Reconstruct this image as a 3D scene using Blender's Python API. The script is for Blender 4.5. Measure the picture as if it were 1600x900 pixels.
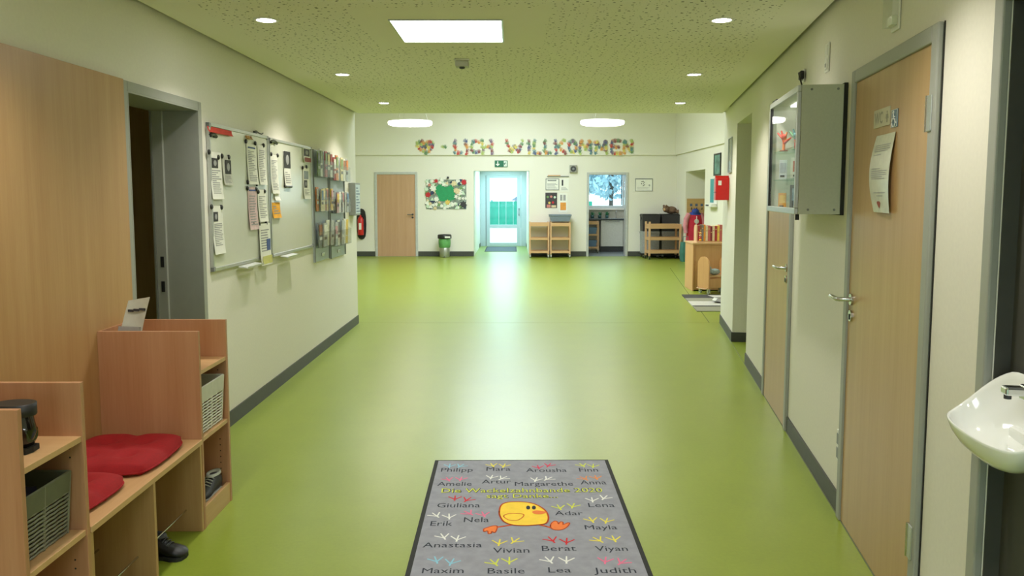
import bpy, bmesh, math, random
from mathutils import Matrix, Vector
random.seed(7)
PI = math.pi
for o in list(bpy.data.objects): bpy.data.objects.remove(o)
sc = bpy.context.scene
col = sc.collection

# ------------------------------------------------------------------ camera, world, light, exposure
F, CX, CY, H = 1240.0, 800.0, 416.0, 1.53          # focal length and principal point in 1600x900 pixels, eye height
TH = math.atan((CY - 305) / F)
cam_d = bpy.data.cameras.new('camera'); cam = bpy.data.objects.new('camera', cam_d); col.objects.link(cam)
cam.location = (0, 0, H); cam.rotation_euler = (PI / 2 - TH, 0, 0)
cam_d.sensor_width = 36; cam_d.lens = F / 1600 * 36; cam_d.shift_y = (CY - 450) / 1600; cam_d.clip_start = 0.05; cam_d.clip_end = 400
sc.camera = cam
vs = sc.view_settings
vs.view_transform = 'Standard'; vs.look = 'None'; vs.gamma = 1; vs.use_curve_mapping = False
vs.exposure = 0.0
sc.cycles.use_denoising = True
sc.cycles.max_bounces = 10; sc.cycles.diffuse_bounces = 6
sc.cycles.sample_clamp_indirect = 6
w = bpy.data.worlds.new('world'); sc.world = w; w.use_nodes = True
bg = w.node_tree.nodes['Background']; bg.inputs[0].default_value = (0.60, 0.88, 1.0, 1); bg.inputs[1].default_value = 3.2

def lamp(kind, name, loc, energy, color=(1, 1, 1), **k):
    d = bpy.data.lights.new(name, kind); d.energy = energy; d.color = color
    rot = k.pop('rot', (0, 0, 0))
    for a, b in k.items(): setattr(d, a, b)
    o = bpy.data.objects.new(name, d); col.objects.link(o); o.location = loc; o.rotation_euler = rot
    return o
# added area lamp standing in for daylight through an assumed, unseen roof window
lamp('AREA', 'hall_daylight_fill_lamp', (-0.1, 14.55, 4.05), 340, (0.93, 0.95, 1.0), shape='RECTANGLE', size=2.1, size_y=7.7)
LED = (1.0, 0.94, 0.87)
SPOT_E, PANEL_E, PEND_E = 55, 13.0, 13.0

# ------------------------------------------------------------------ pixel -> place
_c, _s = math.cos(TH), math.sin(TH)
def ray(px, py):
    u = (px - CX) / F; v = (CY - py) / F
    return Vector((u, _c + v * _s, -_s + v * _c))
def onz(px, py, z=0.0):
    d = ray(px, py); t = (z - H) / d.z; return Vector((d.x * t, d.y * t, z))
def ony(px, py, y):
    d = ray(px, py); t = y / d.y; return Vector((d.x * t, y, H + d.z * t))
class Wall:
    """a vertical wall: origin, direction to the viewer's right; out = distance in front of it"""
    def __init__(s, O, u):
        s.O = Vector((O[0], O[1], 0)); s.u = Vector((u[0], u[1], 0)).normalized()
        s.rz = math.atan2(s.u.y, s.u.x); s.n = Vector((math.sin(s.rz), -math.cos(s.rz), 0))
    def sz(s, px, py, out=0.0):
        d = ray(px, py); P = s.O + s.n * out
        t = s.n.dot(P) / s.n.dot(d)
        q = Vector((0, 0, H)) + d * t
        return (q - s.O).dot(s.u), q.z
    def pt(s, a, out, z): 
        p = s.O + s.u * a + s.n * out; return Vector((p.x, p.y, z))
WL = Wall((-1.910, 0.0), (0.00668, 1))              # left corridor wall, s ~ y
WR = Wall((2.131, 7.135), (-0.16027, -0.98707))     # right corridor wall, s grows towards the camera
YF = 19.888
WF = Wall((0, YF), (1, 0))                          # far wall, s = x
WH = Wall((4.1, 0), (0, -1))                        # right wall of the hall, s = -y
ZC = 2.49                                           # corridor ceiling
YE = 9.45                                           # end of the corridor
def xL(y): return -1.910 + 0.00668 * y
def xR(y): return 2.131 + (y - 7.135) * 0.16237

# ------------------------------------------------------------------ materials
def lin(c):
    f = lambda v: (v / 255 / 12.92) if v / 255 <= 0.04045 else ((v / 255 + 0.055) / 1.055) ** 2.4
    return tuple(f(v) for v in c) + (1,)
class NT:
    def __init__(s, m): s.t = m.node_tree; s.b = s.t.nodes['Principled BSDF']
    def n(s, typ, **k):
        x = s.t.nodes.new(typ)
        for a, b in k.items(): setattr(x, a, b)
        return x
    def l(s, a, b): s.t.links.new(a, b)
    def math(s, op, a, b=None, c=None):
        x = s.n('ShaderNodeMath', operation=op)
        for i, v in enumerate((a, b, c)):
            if v is None: continue
            if isinstance(v, (int, float)): x.inputs[i].default_value = v
            else: s.l(v, x.inputs[i])
        return x.outputs[0]
    def coord(s, scale=(1, 1, 1)):
        tc = s.n('ShaderNodeTexCoord'); mp = s.n('ShaderNodeMapping'); mp.inputs['Scale'].default_value = scale
        s.l(tc.outputs['Object'], mp.inputs[0]); return mp.outputs[0]
    def noise(s, vec, scale, detail=3, rough=0.5):
        x = s.n('ShaderNodeTexNoise'); x.inputs['Scale'].default_value = scale; x.inputs['Detail'].default_value = detail
        x.inputs['Roughness'].default_value = rough; s.l(vec, x.inputs['Vector']); return x.outputs['Fac']
    def ramp(s, fac, stops):
        x = s.n('ShaderNodeValToRGB'); e = x.color_ramp.elements
        while len(e) < len(stops): e.new(0.5)
        for i, (p, c) in enumerate(stops): e[i].position = p; e[i].color = c
        s.l(fac, x.inputs[0]); return x.outputs[0]
    def bump(s, h, strength, dist=0.001):
        x = s.n('ShaderNodeBump'); x.inputs['Strength'].default_value = strength; x.inputs['Distance'].default_value = dist
        s.l(h, x.inputs['Height']); s.l(x.outputs[0], s.b.inputs['Normal'])
MATS = {}
def new(name):
    m = bpy.data.materials.new(name); m.use_nodes = True; MATS[name] = m; return m, NT(m)
def mat(name, rgb, rough=0.5, metal=0.0, var=0.06, scale=25, bump=0.0, spec=0.5, coat=0.0):
    """plain procedural material: a colour with slight mottling"""
    if name in MATS: return MATS[name]
    m, t = new(name); c = lin(rgb)
    v = t.noise(t.coord(), scale, 4)
    lo = tuple(x * (1 - var) for x in c[:3]) + (1,); hi = tuple(min(1, x * (1 + var)) for x in c[:3]) + (1,)
    t.l(t.ramp(v, [(0.3, lo), (0.7, hi)]), t.b.inputs['Base Color'])
    t.b.inputs['Roughness'].default_value = rough; t.b.inputs['Metallic'].default_value = metal
    t.b.inputs['Specular IOR Level'].default_value = spec; t.b.inputs['Coat Weight'].default_value = coat
    if bump: t.bump(v, bump)
    return m
def wood(name, a, b, axis, rough=0.38):
    m, t = new(name)
    sc_ = [14, 14, 14]; sc_['xyz'.index(axis)] = 0.55
    v = t.noise(t.coord(sc_), 1.0, 5, 0.6)
    sc2 = [130, 130, 130]; sc2['xyz'.index(axis)] = 5
    f = t.noise(t.coord(sc2), 1.0, 2, 0.5)
    k = t.math('ADD', t.math('MULTIPLY', v, 0.72), t.math('MULTIPLY', f, 0.28))
    t.l(t.ramp(k, [(0.28, lin(b)), (0.5, tuple((x + y) / 2 for x, y in zip(lin(a), lin(b)))), (0.72, lin(a))]), t.b.inputs['Base Color'])
    t.b.inputs['Roughness'].default_value = rough; t.bump(f, 0.05, 0.0005)
    return m
def emit(name, rgb, strength):
    m, t = new(name)
    t.b.inputs['Base Color'].default_value = (0.8, 0.8, 0.8, 1)
    t.b.inputs['Emission Color'].default_value = tuple(rgb) + (1,); t.b.inputs['Emission Strength'].default_value = strength
    return m
def glass(name, tint=(1, 1, 1), refl=0.10, rough=0.02):
    m, t = new(name)
    tr = t.n('ShaderNodeBsdfTransparent'); tr.inputs[0].default_value = tuple(tint) + (1,)
    gl = t.n('ShaderNodeBsdfGlossy'); gl.inputs['Roughness'].default_value = rough
    fr = t.n('ShaderNodeLayerWeight'); fr.inputs[0].default_value = 0.5
    mx = t.n('ShaderNodeMixShader'); t.l(t.math('ADD', t.math('MULTIPLY', t.math('POWER', fr.outputs['Facing'], 6.0), 0.22), 0.006 + refl * 0.2), mx.inputs[0])
    t.l(tr.outputs[0], mx.inputs[1]); t.l(gl.outputs[0], mx.inputs[2])
    t.l(mx.outputs[0], t.t.nodes['Material Output'].inputs[0]); return m

M_wall = mat('wall_paint', (226, 223, 210), 0.85, var=0.02, scale=60, bump=0.15)
M_base = mat('dark_grey_skirting', (66, 68, 62), 0.5, var=0.08)
M_frame = mat('grey_frame_paint', (152, 154, 146), 0.42, var=0.02)
M_alu = mat('brushed_aluminium', (190, 192, 190), 0.35, 0.85, var=0.04, scale=80)
M_steel = mat('satin_steel', (200, 200, 198), 0.25, 1.0, var=0.03)
M_white = mat('white_plastic', (226, 226, 218), 0.4, var=0.015)
M_black = mat('black_plastic', (28, 28, 30), 0.45, var=0.1)
M_dgrey = mat('dark_grey_plastic', (58, 60, 62), 0.5, var=0.08)
M_grey = mat('grey_plastic', (128, 132, 132), 0.5, var=0.05)
M_rubber = mat('black_rubber', (36, 38, 36), 0.8, var=0.1)
M_paper = mat('white_paper', (232, 232, 222), 0.75, var=0.02)
M_ink = mat('dark_print', (62, 62, 66), 0.8, var=0.15)
M_lightink = mat('grey_print', (158, 158, 158), 0.8, var=0.1)
M_void = mat('dark_gap', (40, 40, 34), 0.9)
W_Z = wood('beech_vertical', (192, 154, 106), (174, 132, 84), 'z')
W_X = wood('beech_along', (212, 174, 128), (194, 152, 104), 'x')
W_Y = wood('beech_across', (212, 174, 128), (194, 152, 104), 'y')
W_PINK = wood('rose_beech_vertical', (194, 146, 110), (172, 120, 84), 'z')
W_LIGHT = wood('light_beech', (216, 178, 138), (198, 156, 114), 'z')
W_DOOR = wood('beech_door', (190, 156, 108), (174, 136, 88), 'z', 0.35)
W_FARDOOR = wood('far_beech_door', (196, 158, 126), (180, 140, 106), 'z', 0.4)
M_glass = glass('clear_glass'); M_acryl = glass('acrylic', (0.93, 0.95, 0.95), 0.3, 0.08)

def floor_mat():
    m, t = new('green_linoleum'); v = t.coord()
    a = t.noise(v, 3.0, 8, 0.62); b = t.noise(v, 55, 4, 0.6)
    k = t.math('ADD', t.math('MULTIPLY', a, 0.6), t.math('MULTIPLY', b, 0.4))
    t.l(t.ramp(k, [(0.3, lin((128, 145, 44))), (0.7, lin((141, 158, 56)))]), t.b.inputs['Base Color'])
    r = t.math('ADD', t.math('MULTIPLY', a, 0.04), 0.29); t.l(r, t.b.inputs['Roughness'])
    t.b.inputs['Specular IOR Level'].default_value = 0.62
    t.bump(t.noise(v, 5.0, 3), 0.04, 0.002)
    return m
M_floor = floor_mat()
def ceiling_mat():
    """acoustic plasterboard with scattered perforation; plain along the edges and round the lit panel"""
    m, t = new('perforated_ceiling'); tc = t.n('ShaderNodeTexCoord'); v = tc.outputs['Object']
    sp = t.n('ShaderNodeSeparateXYZ'); t.l(v, sp.inputs[0]); x, y = sp.outputs[0], sp.outputs[1]
    def holes(scale, lo, hi, off):
        mp = t.n('ShaderNodeMapping'); mp.inputs['Location'].default_value = (off, off * 1.7, 0); t.l(v, mp.inputs[0])
        vo = t.n('ShaderNodeTexVoronoi', voronoi_dimensions='2D'); vo.inputs['Scale'].default_value = scale; vo.inputs['Randomness'].default_value = 0.9
        t.l(mp.outputs[0], vo.inputs['Vector'])
        cs = t.n('ShaderNodeSeparateColor'); t.l(vo.outputs['Color'], cs.inputs[0])
        rad = t.math('ADD', t.math('MULTIPLY', cs.outputs[0], hi - lo), lo)
        return t.math('LESS_THAN', vo.outputs['Distance'], rad)
    h = t.math('MAXIMUM', holes(21, 0.02, 0.175, 0), holes(29, -0.16, 0.12, 3.1))
    gt = lambda a, b: t.math('GREATER_THAN', a, b); lt = lambda a, b: t.math('LESS_THAN', a, b)
    xr = t.math('ADD', t.math('MULTIPLY', y, 0.16237), 2.131 - 7.135 * 0.16237 - 0.27)
    inside = t.math('MULTIPLY', gt(x, -1.62), lt(x, xr)); inside = t.math('MULTIPLY', inside, lt(y, 9.30))
    pan = t.math('MULTIPLY', t.math('MULTIPLY', gt(x, -0.86), lt(x, 0.19)), t.math('MULTIPLY', gt(y, 4.18), lt(y, 5.26)))
    h = t.math('MULTIPLY', h, t.math('MULTIPLY', inside, t.math('SUBTRACT', 1.0, pan)))
    mx = t.n('ShaderNodeMix', data_type='RGBA'); t.l(h, mx.inputs['Factor'])
    mx.inputs['A'].default_value = lin((236, 233, 218)); mx.inputs['B'].default_value = lin((120, 118, 100))
    t.l(mx.outputs['Result'], t.b.inputs['Base Color']); t.b.inputs['Roughness'].default_value = 0.9
    t.bump(t.math('SUBTRACT', 1.0, h), 0.4, 0.003)
    return m
M_ceil = ceiling_mat()

# ------------------------------------------------------------------ mesh helpers
class MB:
    def __init__(s): s.v = []; s.f = []; s.sm = []
    def _add(s, vs, fs, smooth=False):
        k = len(s.v); s.v += [tuple(p) for p in vs]; s.f += [tuple(i + k for i in f) for f in fs]; s.sm += [smooth] * len(fs); return s
    def box(s, x0, x1, y0, y1, z0, z1):
        vs = [(x, y, z) for x in (x0, x1) for y in (y0, y1) for z in (z0, z1)]
        return s._add(vs, [(0, 1, 3, 2), (4, 6, 7, 5), (0, 4, 5, 1), (2, 3, 7, 6), (0, 2, 6, 4), (1, 5, 7, 3)])
    def quad(s, a, b, c_, d): return s._add([a, b, c_, d], [(0, 1, 2, 3)])
    def prism(s, poly, axis, a0, a1, smooth=False):
        mp = {'x': lambda p, a: (a, p[0], p[1]), 'y': lambda p, a: (p[0], a, p[1]), 'z': lambda p, a: (p[0], p[1], a)}[axis]
        n = len(poly); vs = [mp(p, a0) for p in poly] + [mp(p, a1) for p in poly]
        s._add(vs, [tuple(range(n - 1, -1, -1)), tuple(range(n, 2 * n))])
        s._add(vs, [(i, (i + 1) % n, n + (i + 1) % n, n + i) for i in range(n)], smooth); return s
    def loft(s, rings, closed=True, caps=True, smooth=True):
        n = len(rings[0]); vs = [p for r in rings for p in r]; fs = []
        for j in range(len(rings) - 1):
            for i in range(n if closed else n - 1):
                a = j * n + i; b = j * n + (i + 1) % n; fs.append((a, b, b + n, a + n))
        s._add(vs, fs, smooth)
        if caps and closed:
            s._add(rings[0], [tuple(range(n - 1, -1, -1))]); s._add(rings[-1], [tuple(range(n))])
        return s
    def tube(s, pts, r, n=8, caps=True):
        pts = [Vector(p) for p in pts]; rs = r if isinstance(r, (list, tuple)) else [r] * len(pts); rings = []
        up = Vector((0, 0, 1))
        for i, p in enumerate(pts):
            d = (pts[min(i + 1, len(pts) - 1)] - pts[max(i - 1, 0)]).normalized()
            a = d.cross(up)
            if a.length < 1e-3: a = d.cross(Vector((1, 0, 0)))
            a.normalize(); b = d.cross(a)
            rings.append([p + (a * math.cos(2 * PI * k / n) + b * math.sin(2 * PI * k / n)) * rs[i] for k in range(n)])
        return s.loft(rings, True, caps)
    def lathe(s, prof, n=20, c=(0, 0, 0)):
        rings = [[(c[0] + r * math.cos(2 * PI * k / n), c[1] + r * math.sin(2 * PI * k / n), c[2] + z) for k in range(n)] for r, z in prof]
        return s.loft(rings)
    def ell(s, c, r, nu=14, nv=9):
        rings = []
        for j in range(nv + 1):
            a = -PI / 2 + PI * (0.02 + 0.96 * j / nv)
            rings.append([(c[0] + r[0] * math.cos(a) * math.cos(2 * PI * k / nu), c[1] + r[1] * math.cos(a) * math.sin(2 * PI * k / nu), c[2] + r[2] * math.sin(a)) for k in range(nu)])
        return s.loft(rings)
    def mesh(s, name, m):
        me = bpy.data.meshes.new(name); me.from_pydata(s.v, [], s.f); me.polygons.foreach_set('use_smooth', s.sm)
        bm = bmesh.new(); bm.from_mesh(me); bmesh.ops.recalc_face_normals(bm, faces=bm.faces); bm.to_mesh(me); bm.free()
        me.materials.append(m); return me
    def build(s, name, m, parent=None, loc=(0, 0, 0), rz=0, bevel=0, rot=None):
        o = bpy.data.objects.new(name, s.mesh(name, m)); col.objects.link(o)
        o.location = loc; o.rotation_euler = rot if rot else (0, 0, rz)
        if parent: o.parent = parent
        if bevel:
            b = o.modifiers.new('bevel', 'BEVEL'); b.width = bevel; b.segments = 2; b.limit_method = 'ANGLE'
        return o
def B(*a): return MB().box(*a)
def tag(o, label, cat, group=None, kind=None):
    o['label'] = label; o['category'] = cat
    if group: o['group'] = group
    if kind: o['kind'] = kind
    return o
def struct(o, label=None):
    o['kind'] = 'structure'
    if label: o['label'] = label
    return o
def thing(name, label, cat, loc=(0, 0, 0), rz=0, group=None):
    o = bpy.data.objects.new(name, None); col.objects.link(o); o.location = loc; o.rotation_euler = (0, 0, rz); o.empty_display_size = 0.1
    return tag(o, label, cat, group)
def sroot(name, label, loc=(0, 0, 0), rz=0):
    o = bpy.data.objects.new(name, None); col.objects.link(o); o.location = loc; o.rotation_euler = (0, 0, rz); return struct(o, label)
def copy_tree(o, parent=None):
    c = o.copy(); col.objects.link(c); c.parent = parent
    for ch in list(o.children): copy_tree(ch, c)
    return c
def clone(root, label, loc, rz=None):
    c = copy_tree(root); c['label'] = label; c.location = loc
    if rz is not None: c.rotation_euler = (0, 0, rz)
    return c
def inst(name, me, parent, loc=(0, 0, 0), rot=(0, 0, 0), scale=(1, 1, 1)):
    o = bpy.data.objects.new(name, me); col.objects.link(o); o.parent = parent; o.location = loc; o.rotation_euler = rot; o.scale = scale; return o
def text_mb(txt, w, h, bold=0.0):
    """lettering as flat polygons: x 0..w, cap height h, in the local xy plane"""
    cu = bpy.data.curves.new('t', 'FONT'); cu.body = txt; cu.size = 1; cu.offset = bold; cu.resolution_u = 2
    o = bpy.data.objects.new('t', cu); col.objects.link(o); bpy.context.view_layer.update()
    me = o.evaluated_get(bpy.context.evaluated_depsgraph_get()).to_mesh()
    vs_ = [v.co.copy() for v in me.vertices]; fs = [tuple(p.vertices) for p in me.polygons]
    x0 = min(v.x for v in vs_); x1 = max(v.x for v in vs_)
    bpy.data.objects.remove(o); bpy.data.curves.remove(cu)
    mb = MB(); mb._add([((v.x - x0) / (x1 - x0) * w, v.y / 0.69 * h, 0) for v in vs_], fs); return mb
def swap_yz(mb, yv=0.0):
    """turn flat xy lettering upright (x, z) facing -y"""
    mb.v = [(x, yv, y) for x, y, z in mb.v]; return mb

# ------------------------------------------------------------------ structure
def wall(name, W, s0, s1, z0, z1, th, holes=(), m=M_wall, out=0.0):
    ss = sorted({s0, s1, *[h[0] for h in holes], *[h[1] for h in holes]}); zs = sorted({z0, z1, *[h[2] for h in holes], *[h[3] for h in holes]})
    def solid(i, j):
        if i < 0 or j < 0 or i >= len(ss) - 1 or j >= len(zs) - 1: return False
        a = (ss[i] + ss[i + 1]) / 2; b = (zs[j] + zs[j + 1]) / 2
        return not any(h[0] < a < h[1] and h[2] < b < h[3] for h in holes)
    mb = MB()
    for i in range(len(ss) - 1):
        for j in range(len(zs) - 1):
            if not solid(i, j): continue
            a, b, c_, d = ss[i], ss[i + 1], zs[j], zs[j + 1]
            mb.quad((a, 0, c_), (b, 0, c_), (b, 0, d), (a, 0, d)); mb.quad((a, th, c_), (a, th, d), (b, th, d), (b, th, c_))
            if not solid(i - 1, j): mb.quad((a, 0, c_), (a, 0, d), (a, th, d), (a, th, c_))
            if not solid(i + 1, j): mb.quad((b, 0, c_), (b, th, c_), (b, th, d), (b, 0, d))
            if not solid(i, j - 1): mb.quad((a, 0, c_), (a, th, c_), (b, th, c_), (b, 0, c_))
            if not solid(i, j + 1): mb.quad((a, 0, d), (b, 0, d), (b, th, d), (a, th, d))
    p = W.pt(0, out, 0)
    return struct(mb.build(name, m, loc=p, rz=W.rz))

fl = MB().box(-6.2, 6, -3.2, YF, -0.06, 0).box(-0.956, 0.43, YF, 24.05, -0.06, 0)
struct(fl.build('floor', M_floor), 'glossy green linoleum floor')
# ceiling board with a shadow gap to both walls, void above
cy0, cy1, g = -2.7, YE, 0.032
ce = MB()
pl = [(xL(cy0) + g, cy0), (xR(cy0) - g, cy0), (xR(cy1) - g, cy1), (xL(cy1) + g, cy1)]
ce.prism(pl, 'z', ZC, ZC + 0.0125)
struct(ce.build('ceiling', M_ceil), 'perforated acoustic ceiling board of the corridor')
struct(MB().prism([(-2.4, cy0 - 0.3), (1.2, cy0 - 0.3), (3.0, cy1 - 0.02), (-2.4, cy1 - 0.02)], 'z', ZC + 0.05, ZC + 0.15).build('ceiling_void', M_void))
struct(B(xL(cy1) - 0.02, xR(cy1) + 0.05, cy1 - 0.03, cy1, ZC + 0.0125, ZC + 0.16).build('trim_1', M_ceil), 'ceiling edge towards the hall')
# left wall with the doorway
DL0, DL1, DLZ = 3.925, 4.785, 2.035
wall('wall_left', WL, -2.7, 9.43, 0, 2.62, 0.26, [(DL0, DL1, 0, DLZ)])
# right wall: passage at s -1.13..0, shallow niche by the basin at s 5.03..
sE = -2.365
wall('wall_right', WR, sE, 10.0, 0, 2.62, 0.35, [(-1.10, 0.0, 0, 2.26), (5.03, 6.3, 0, 2.05)])
wall('wall_right_niche_back', WR, 4.9, 6.5, 0, 2.2, 0.1, (), mat('dark_grey_panel', (66, 66, 60), 0.6), out=-0.052)
wall('wall_back', Wall((3, -2.6), (-1, 0)), 0, 6, 0, 2.62, 0.2, [(2.75, 4.75, 0, 2.25)])
de = sroot('door_8', 'unseen glazed entrance door added behind the viewer for light', (3 - 4.75, -2.7, 0))  # unseen door added to let more light in from behind
for a, b in ((0, 0.07), (0.965, 1.035), (1.93, 2.0)): B(a, b, -0.03, 0.03, 0, 2.25).build('door_stile', M_frame, de)
for a, b in ((0, 0.1), (2.18, 2.25)): B(0.07, 1.93, -0.03, 0.03, a, b).build('door_rail', M_frame, de)
for a, b in ((0.07, 0.965), (1.035, 1.93)): B(a, b, -0.003, 0.003, 0.1, 2.18).build('glass_pane', M_glass, de)
# hall
HZ = 4.05
wall('wall_far', WF, -6.2, 4.4, 0, 2.522, 0.30, [(-0.956, 0.43, 0, 2.133), (1.915, 2.85, 0, 2.05)])
wall('wall_far_upper', WF, -6.2, 4.4, 2.522, HZ, 0.30, (), out=0.05)
wall('wall_hall_right', WH, -YF, -YE, 0, 2.522, 0.3, [(-18.82, -16.95, 0, 2.08)])
wall('wall_hall_right_upper', WH, -YF, -YE, 2.522, HZ, 0.30, (), out=0.05)
wall('wall_hall_left', Wall((-6, 0), (0, 1)), YE - 0.3, YF, 0, HZ, 0.25)
WB = Wall((0, YE), (-1, 0))                          # hall side of the corridor end, facing away from the camera
wall('wall_hall_front', WB, -4.4, 6.2, 0, HZ, 0.2, [(-xR(YE) - 0.30, -xL(YE) + 0.24, 0, 2.66)])
RW = (-1.2, 1.0, 10.6, 18.5)  # extent of the assumed, unseen roof opening
hc = MB()
for a, b, c_, d in ((-6.2, RW[0], YE - 0.3, YF + .3), (RW[1], 4.5, YE - 0.3, YF + .3), (RW[0], RW[1], YE - 0.3, RW[2]), (RW[0], RW[1], RW[3], YF + .3)): hc.box(a, b, c_, d, HZ, HZ + 0.2)
struct(hc.build('ceiling_hall', M_wall))
rw = sroot('assumed_window_1', 'assumed unseen roof window of the hall, source for the fill lamp', (0, 0, HZ + 0.1))  # unseen, assumed as the source of the hall daylight lamp
B(RW[0], RW[1], RW[2], RW[3], 0.04, 0.05).build('pane', M_glass, rw)
for x in (RW[0], RW[0] + 0.72, RW[0] + 1.44, RW[1] - 0.05): B(x, x + 0.05, RW[2], RW[3], 0, 0.09).build('glazing_bar', M_frame, rw)
# niche in the hall's right wall
nc = MB().box(4.4, 5.4, 18.82, 18.95, 0, 2.4).box(5.4, 5.5, 16.6, 18.95, 0, 2.4).box(4.4, 5.4, 16.6, 16.95, 0, 2.4).box(4.4, 5.5, 16.6, 18.95, 2.08, 2.4)
struct(nc.build('wall_cloak_niche', M_wall))
# rooms beyond the openings
def room(name, x0, x1, y0, y1, z1, open_sides='', m=M_wall, floor=None):
    mb = MB()
    if 'w' not in open_sides: mb.box(x0 - 0.1, x0, y0 - 0.1, y1 + 0.1, 0, z1)
    if 'e' not in open_sides: mb.box(x1, x1 + 0.1, y0 - 0.1, y1 + 0.1, 0, z1)
    if 's' not in open_sides: mb.box(x0, x1, y0 - 0.1, y0, 0, z1)
    if 'n' not in open_sides: mb.box(x0, x1, y1, y1 + 0.1, 0, z1)
    mb.box(x0 - 0.1, x1 + 0.1, y0 - 0.1, y1 + 0.1, z1, z1 + 0.1)
    if floor: mb.box(x0 - 0.1, x1 + 0.1, y0 - 0.1, y1 + 0.1, -0.1, -0.0)
    return struct(mb.build(name, m))
room('wall_side_room', -4.6, -2.17, 3.2, 8.2, 2.5, 'e')
room('wall_passage', xR(7.6) + 0.30, 4.6, 6.6, 9.2, 2.5, 'w')
# vestibule to the exit
YV = 23.92
vb = MB().box(-1.06, -0.956, YF + 0.3, YV + 0.1, 0, 2.4).box(0.43, 0.53, YF + 0.3, YV + 0.1, 0, 2.4).box(-1.06, -0.72, YF + 0.3, YV + 0.1, 2.26, 2.5).box(0.20, 0.53, YF + 0.3, YV + 0.1, 2.26, 2.5).box(-0.72, 0.20, YF + 0.3, 20.9, 2.26, 2.5).box(-0.72, 0.20, 23.5, YV + 0.1, 2.26, 2.5)
struct(vb.build('wall_vestibule', M_wall))
w3 = sroot('added_window_3', 'added roof window as source for the vestibule fill lamp', (0, 0, 2.42))  # roof window added to give the vestibule fill lamp a source
B(-0.72, 0.20, 20.9, 23.5, 0.0, 0.008).build('pane', M_glass, w3)
for y_ in (20.9, 21.74, 22.58, 23.46): B(-0.72, 0.20, y_, y_ + 0.04, -0.03, 0.0).build('glazing_bar', M_frame, w3)
lamp('AREA', 'vestibule_fill_lamp', (-0.26, 22.2, 2.25), 60, (0.45, 0.86, 1.0), shape='RECTANGLE', size=0.9, size_y=2.4)  # added fill lamp that brightens the vestibule in pale blue
# kitchen
KX0, KX1, KY1 = 0.7, 4.4, 22.05
WK = Wall((0, KY1), (1, 0))
wall('wall_kitchen_back', WK, KX0, KX1, 0, 2.6, 0.3, [(1.98, 3.42, 1.17, 2.38)])
kb = MB().box(KX0 - 0.1, KX0, YF + 0.3, KY1, 0, 2.6).box(KX1, KX1 + 0.1, YF + 0.3, KY1, 0, 2.6).box(KX0 - 0.1, KX1 + 0.1, YF + 0.25, KY1 + 0.3, 2.6, 2.7)
struct(kb.build('wall_kitchen_sides', M_wall))
struct(B(KX0, KX1, YF + 0.0, KY1, -0.06, 0.002).build('floor_kitchen', mat('grey_blue_tile', (112, 124, 128), 0.35)), 'grey kitchen floor behind the doorway')
lamp('AREA', 'kitchen_fill_lamp', (2.6, 21.0, 2.58), 14, (0.9, 0.96, 1.0), size=0.6)  # fill lamp added for the kitchen

# baseboards (0.10 high, 1 cm proud)
def base(name, W, runs, z=0.10):
    mb = MB()
    for a, b in runs: mb.box(a, b, -0.010, 0.0, 0, z)
    return struct(mb.build(name, M_base, loc=W.pt(0, 0, 0), rz=W.rz))
base('baseboard_left', WL, [(4.84, 9.43)])
base('baseboard_right', WR, [(sE, -1.10), (0.0, 1.10), (2.125, 3.50), (4.58, 4.97)])
base('baseboard_far', WF, [(-6, -3.43), (-2.36, -0.956), (0.43, 1.86), (2.905, 4.1)], 0.125)
base('baseboard_hall_right', WH, [(-YF, -18.82), (-16.95, -YE)])
pj_ = WR.pt(-1.10, 0, 0); base('baseboard_pillar', Wall((pj_.x, pj_.y), (-WR.n.x, -WR.n.y)), [(0, 0.35)])
base('baseboard_vestibule_left', Wall((-0.956, YF), (0, 1)), [(3.3, 4.0)])
base('baseboard_vestibule_right', Wall((0.43, YV), (0, -1)), [(0.0, 0.7)])
# joints of the floor covering
M_joint = mat('floor_joint', (84, 100, 40), 0.6)
struct(B(xL(YE), xR(YE), 9.455, 9.458, 0.0, 0.0006).build('trim_2', M_joint), 'joint in the floor covering where the hall begins')
p0, p1 = Vector((2.375, 9.458, 0)), Vector((3.33, 16.64, 0)); dd = p1 - p0
struct(MB().box(0, dd.length, -0.005, 0.005, 0, 0.0008).build('trim_3', M_joint, loc=p0, rz=math.atan2(dd.y, dd.x)), 'long joint in the hall floor covering')
struct(MB().box(sE, 4.97, -0.014, -0.011, 0, 0.004).build('trim_4', mat('floor_edge_sealant', (120, 126, 104), 0.6), loc=WR.pt(0, 0, 0), rz=WR.rz), 'sealant line along the right wall')

# ---- doors
def handle(parent, x, z, length=-0.13, m=M_steel, y=-0.0):
    MB().tube([(x, y, z), (x, y - 0.055, z), (x + length * 0.12, y - 0.064, z), (x + length, y - 0.064, z)], 0.010, 10).build('door_handle', m, parent)
    MB().tube([(x, y, z), (x, y - 0.009, z)], 0.026, 16).build('handle_rose', m, parent)
    MB().tube([(x, y, z - 0.075), (x, y - 0.009, z - 0.075)], 0.026, 16).build('lock_rose', m, parent)
    B(x - 0.004, x + 0.004, y - 0.0125, y - 0.0085, z - 0.092, z - 0.066).build('keyhole', M_black, parent)
def frame_parts(root, w_, h, fw, proud, m, depth=0.0):
    """steel door frame: two jambs and a head with rounded outer edges"""
    B(0, fw, -proud, depth, 0, h).build('jamb', m, root, bevel=0.006)
    B(w_ - fw, w_, -proud, depth, 0, h).build('jamb', m, root, bevel=0.006)
    B(fw, w_ - fw, -proud, depth, h - fw, h).build('frame_head', m, root, bevel=0.006)
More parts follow.
